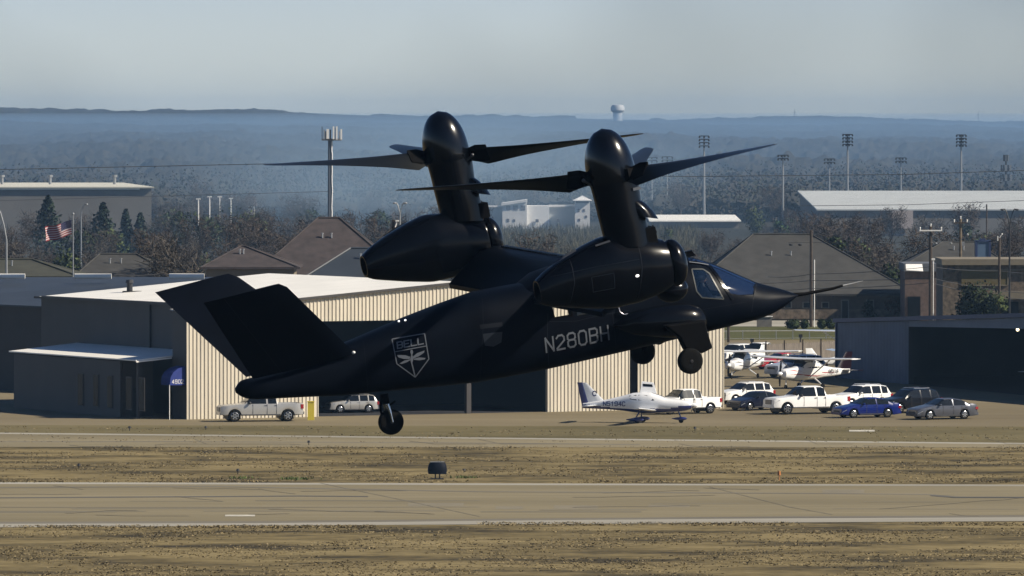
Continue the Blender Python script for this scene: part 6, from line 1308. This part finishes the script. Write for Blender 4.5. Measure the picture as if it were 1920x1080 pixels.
for s in (-1, 1):
    fl = lambda p: V((p.x, p.y * (1 if s < 0 else -1), p.z))
    st_ = [(1150, 612, .04), (1185, 607, .30), (1225, 604, .40), (1265, 601, .45), (1292, 599, .44), (1311, 597, .34), (1321, 595, .18), (1325, 594, .02)]; mb = MB()
    mb.loft([[fl(La(px, py, -1.18)) + V((0, rd * .95 * math.cos(t), rd * math.sin(t))) for t in [2 * math.pi * k / 24 for k in range(24)]] for px, py, rd in st_]); build('gear_sponson', mb, m_gl, tr, smooth=60)
    po = [(1244, 610), (1319, 600), (1324, 622), (1333, 652), (1314, 662), (1283, 656), (1272, 633)]; pts = [fl(La(a, b, -1.75)) for a, b in po]; mb = MB(); mb.prism([V((p.x, p.y - .16, p.z)) for p in pts], (0, .32, 0)); o = build('gear_leg_fairing', mb, m_acd, tr)
    bv = o.modifiers.new('bevel', 'BEVEL'); bv.width = .04; bv.segments = 2
    a, b = fl(La(1290, 640, -1.75)), fl(wc); mb = MB(); mb.tube([a, V((b.x, a.y, b.z + .05))], .07, 8); mb.tube([V((b.x, a.y, b.z)), b], .05, 8); build('gear_strut', mb, m_strut if False else m_acd, tr)
    tyre(tr, fl(wc), .335, .26)
tw = La(733, 791, 0); mb = MB(); tyre(tr, tw, .335, .22, 'tail_wheel', M('dark_hub', (.012, .012, .014), .5))
mb = MB(); mb.tube([La(720, 738, 0), La(723, 757, 0)], .11, 10); mb.tube([La(741, 752, 0), La(727, 762, 0)], .03, 6); mb.tube([La(715, 742, 0), La(713, 768, 0), La(716, 778, 0)], .03, 6); build('tail_gear_leg', mb, m_acd, tr, smooth=50)
mb = MB(); a, b = La(724, 757, 0), La(729, 774, 0); mb.tube([a + V((0, -.13, 0)), b + V((0, -.15, 0))], .045, 10); mb.tube([a + V((0, .13, 0)), b + V((0, .15, 0))], .045, 10); mb.tube([b + V((0, -.15, 0)), tw + V((0, -.15, 0))], .035, 8); mb.tube([b + V((0, .15, 0)), tw + V((0, .15, 0))], .035, 8); build('tail_gear_fork', mb, m_strut, tr, smooth=50)
# probe, antennas, handle
mb = MB(); mb.tube([La(1488, 553), La(1510, 551), La(1562, 541), La(1580, 535.5)], [.06, .045, .038, .03], 10); pb_ = build('nose_probe', mb, m_acd, tr, smooth=50)
mb = MB(); mb.tube([La(1580, 535.5), La(1600, 531), La(1618, 526.5)], [.022, .014, .010], 8); build('probe_tip', mb, m_galv, pb_)
mb = MB(); p = La(1290, 479, .1); mb.prism([p + V((-.1, 0, -.05)), p + V((.22, 0, -.05)), p + V((.12, 0, .11)), p + V((-.14, 0, .11))], (0, .03, 0)); mb.box(p + V((-.02, 0.015, .11)), (.32, .09, .02)); build('antenna', mb, m_gl, tr)
mb = MB(); mb.tube([surf(1159, 577, .03), surf(1161, 585, .06), surf(1168, 590, .06), surf(1182, 587, .05)], .022, 8); build('grab_handle', mb, m_strut, tr, smooth=60)
# =====================================================================
# HAZE
# =====================================================================
hm = bpy.data.materials.new('haze'); hm.use_nodes = True; hn_ = hm.node_tree; hn_.nodes.clear()
pv = hn_.nodes.new('ShaderNodeVolumePrincipled'); pv.inputs['Density'].default_value = 0.65e-4; pv.inputs['Color'].default_value = (.27, .47, .76, 1); pv.inputs['Anisotropy'].default_value = 0.0
mo = hn_.nodes.new('ShaderNodeOutputMaterial'); hn_.links.new(pv.outputs[0], mo.inputs['Volume'])
hb = MB(); hb.box((0, 4700, 26), (7600, 9600, 54)); ho = build('haze', hb, hm, None); tag(ho, 'pale blue haze that fades the far plain and hills', 'haze', kind='stuff')
# drifting smoke behind the hangars
sm = bpy.data.materials.new('smoke'); sm.use_nodes = True; n_ = sm.node_tree; n_.nodes.clear()
tc = n_.nodes.new('ShaderNodeTexCoord'); vl = n_.nodes.new('ShaderNodeVectorMath'); vl.operation = 'LENGTH'; n_.links.new(tc.outputs['Object'], vl.inputs[0])
mr_ = n_.nodes.new('ShaderNodeMapRange'); mr_.interpolation_type = 'SMOOTHERSTEP'; mr_.inputs[1].default_value = .15; mr_.inputs[2].default_value = 1.0; mr_.inputs[3].default_value = 1.6e-3; mr_.inputs[4].default_value = 0
nz_ = n_.nodes.new('ShaderNodeTexNoise'); nz_.inputs['Scale'].default_value = 2.2; nz_.inputs['Detail'].default_value = 3; n_.links.new(tc.outputs['Object'], nz_.inputs[0])
mr2 = n_.nodes.new('ShaderNodeMapRange'); mr2.inputs[1].default_value = .38; mr2.inputs[2].default_value = .66; mr2.inputs[3].default_value = .25; mr2.inputs[4].default_value = 1.5; n_.links.new(nz_.outputs[0], mr2.inputs[0])
mu = n_.nodes.new('ShaderNodeMath'); mu.operation = 'MULTIPLY'; n_.links.new(vl.outputs['Value'], mr_.inputs[0]); n_.links.new(mr_.outputs[0], mu.inputs[0]); n_.links.new(mr2.outputs[0], mu.inputs[1])
pv2 = n_.nodes.new('ShaderNodeVolumePrincipled'); pv2.inputs['Color'].default_value = (.40, .58, .78, 1); n_.links.new(mu.outputs[0], pv2.inputs['Density']); mo2 = n_.nodes.new('ShaderNodeOutputMaterial'); n_.links.new(pv2.outputs[0], mo2.inputs['Volume'])
b_ = MB(); b_.sphere((0, 0, 0), 1.0, 24, 14); s_o = build('smoke', b_, sm, None); s_o.location = (XP(800, 1400), 1400, 12); s_o.scale = (72, 420, 19); tag(s_o, 'thin bluish smoke drifting low behind the rotorcraft', 'smoke', kind='stuff')

sl2 = bpy.data.materials.new('far_haze'); sl2.use_nodes = True; q_ = sl2.node_tree; q_.nodes.clear(); pv3 = q_.nodes.new('ShaderNodeVolumePrincipled'); pv3.inputs['Density'].default_value = 2.0e-4; pv3.inputs['Color'].default_value = (.30, .48, .74, 1)
mo3 = q_.nodes.new('ShaderNodeOutputMaterial'); q_.links.new(pv3.outputs[0], mo3.inputs['Volume'])
b_ = MB(); b_.sphere((0, 0, 0), 1.0, 32, 16); s2 = build('haze_layer', b_, sl2, None); s2.location = (0, 4700, 2); s2.scale = (3400, 3900, 26); tag(s2, 'added low blue haze layer lying over the far plain and hillside', 'smoke', kind='stuff')  # added second haze volume that thickens the far haze, not smoke
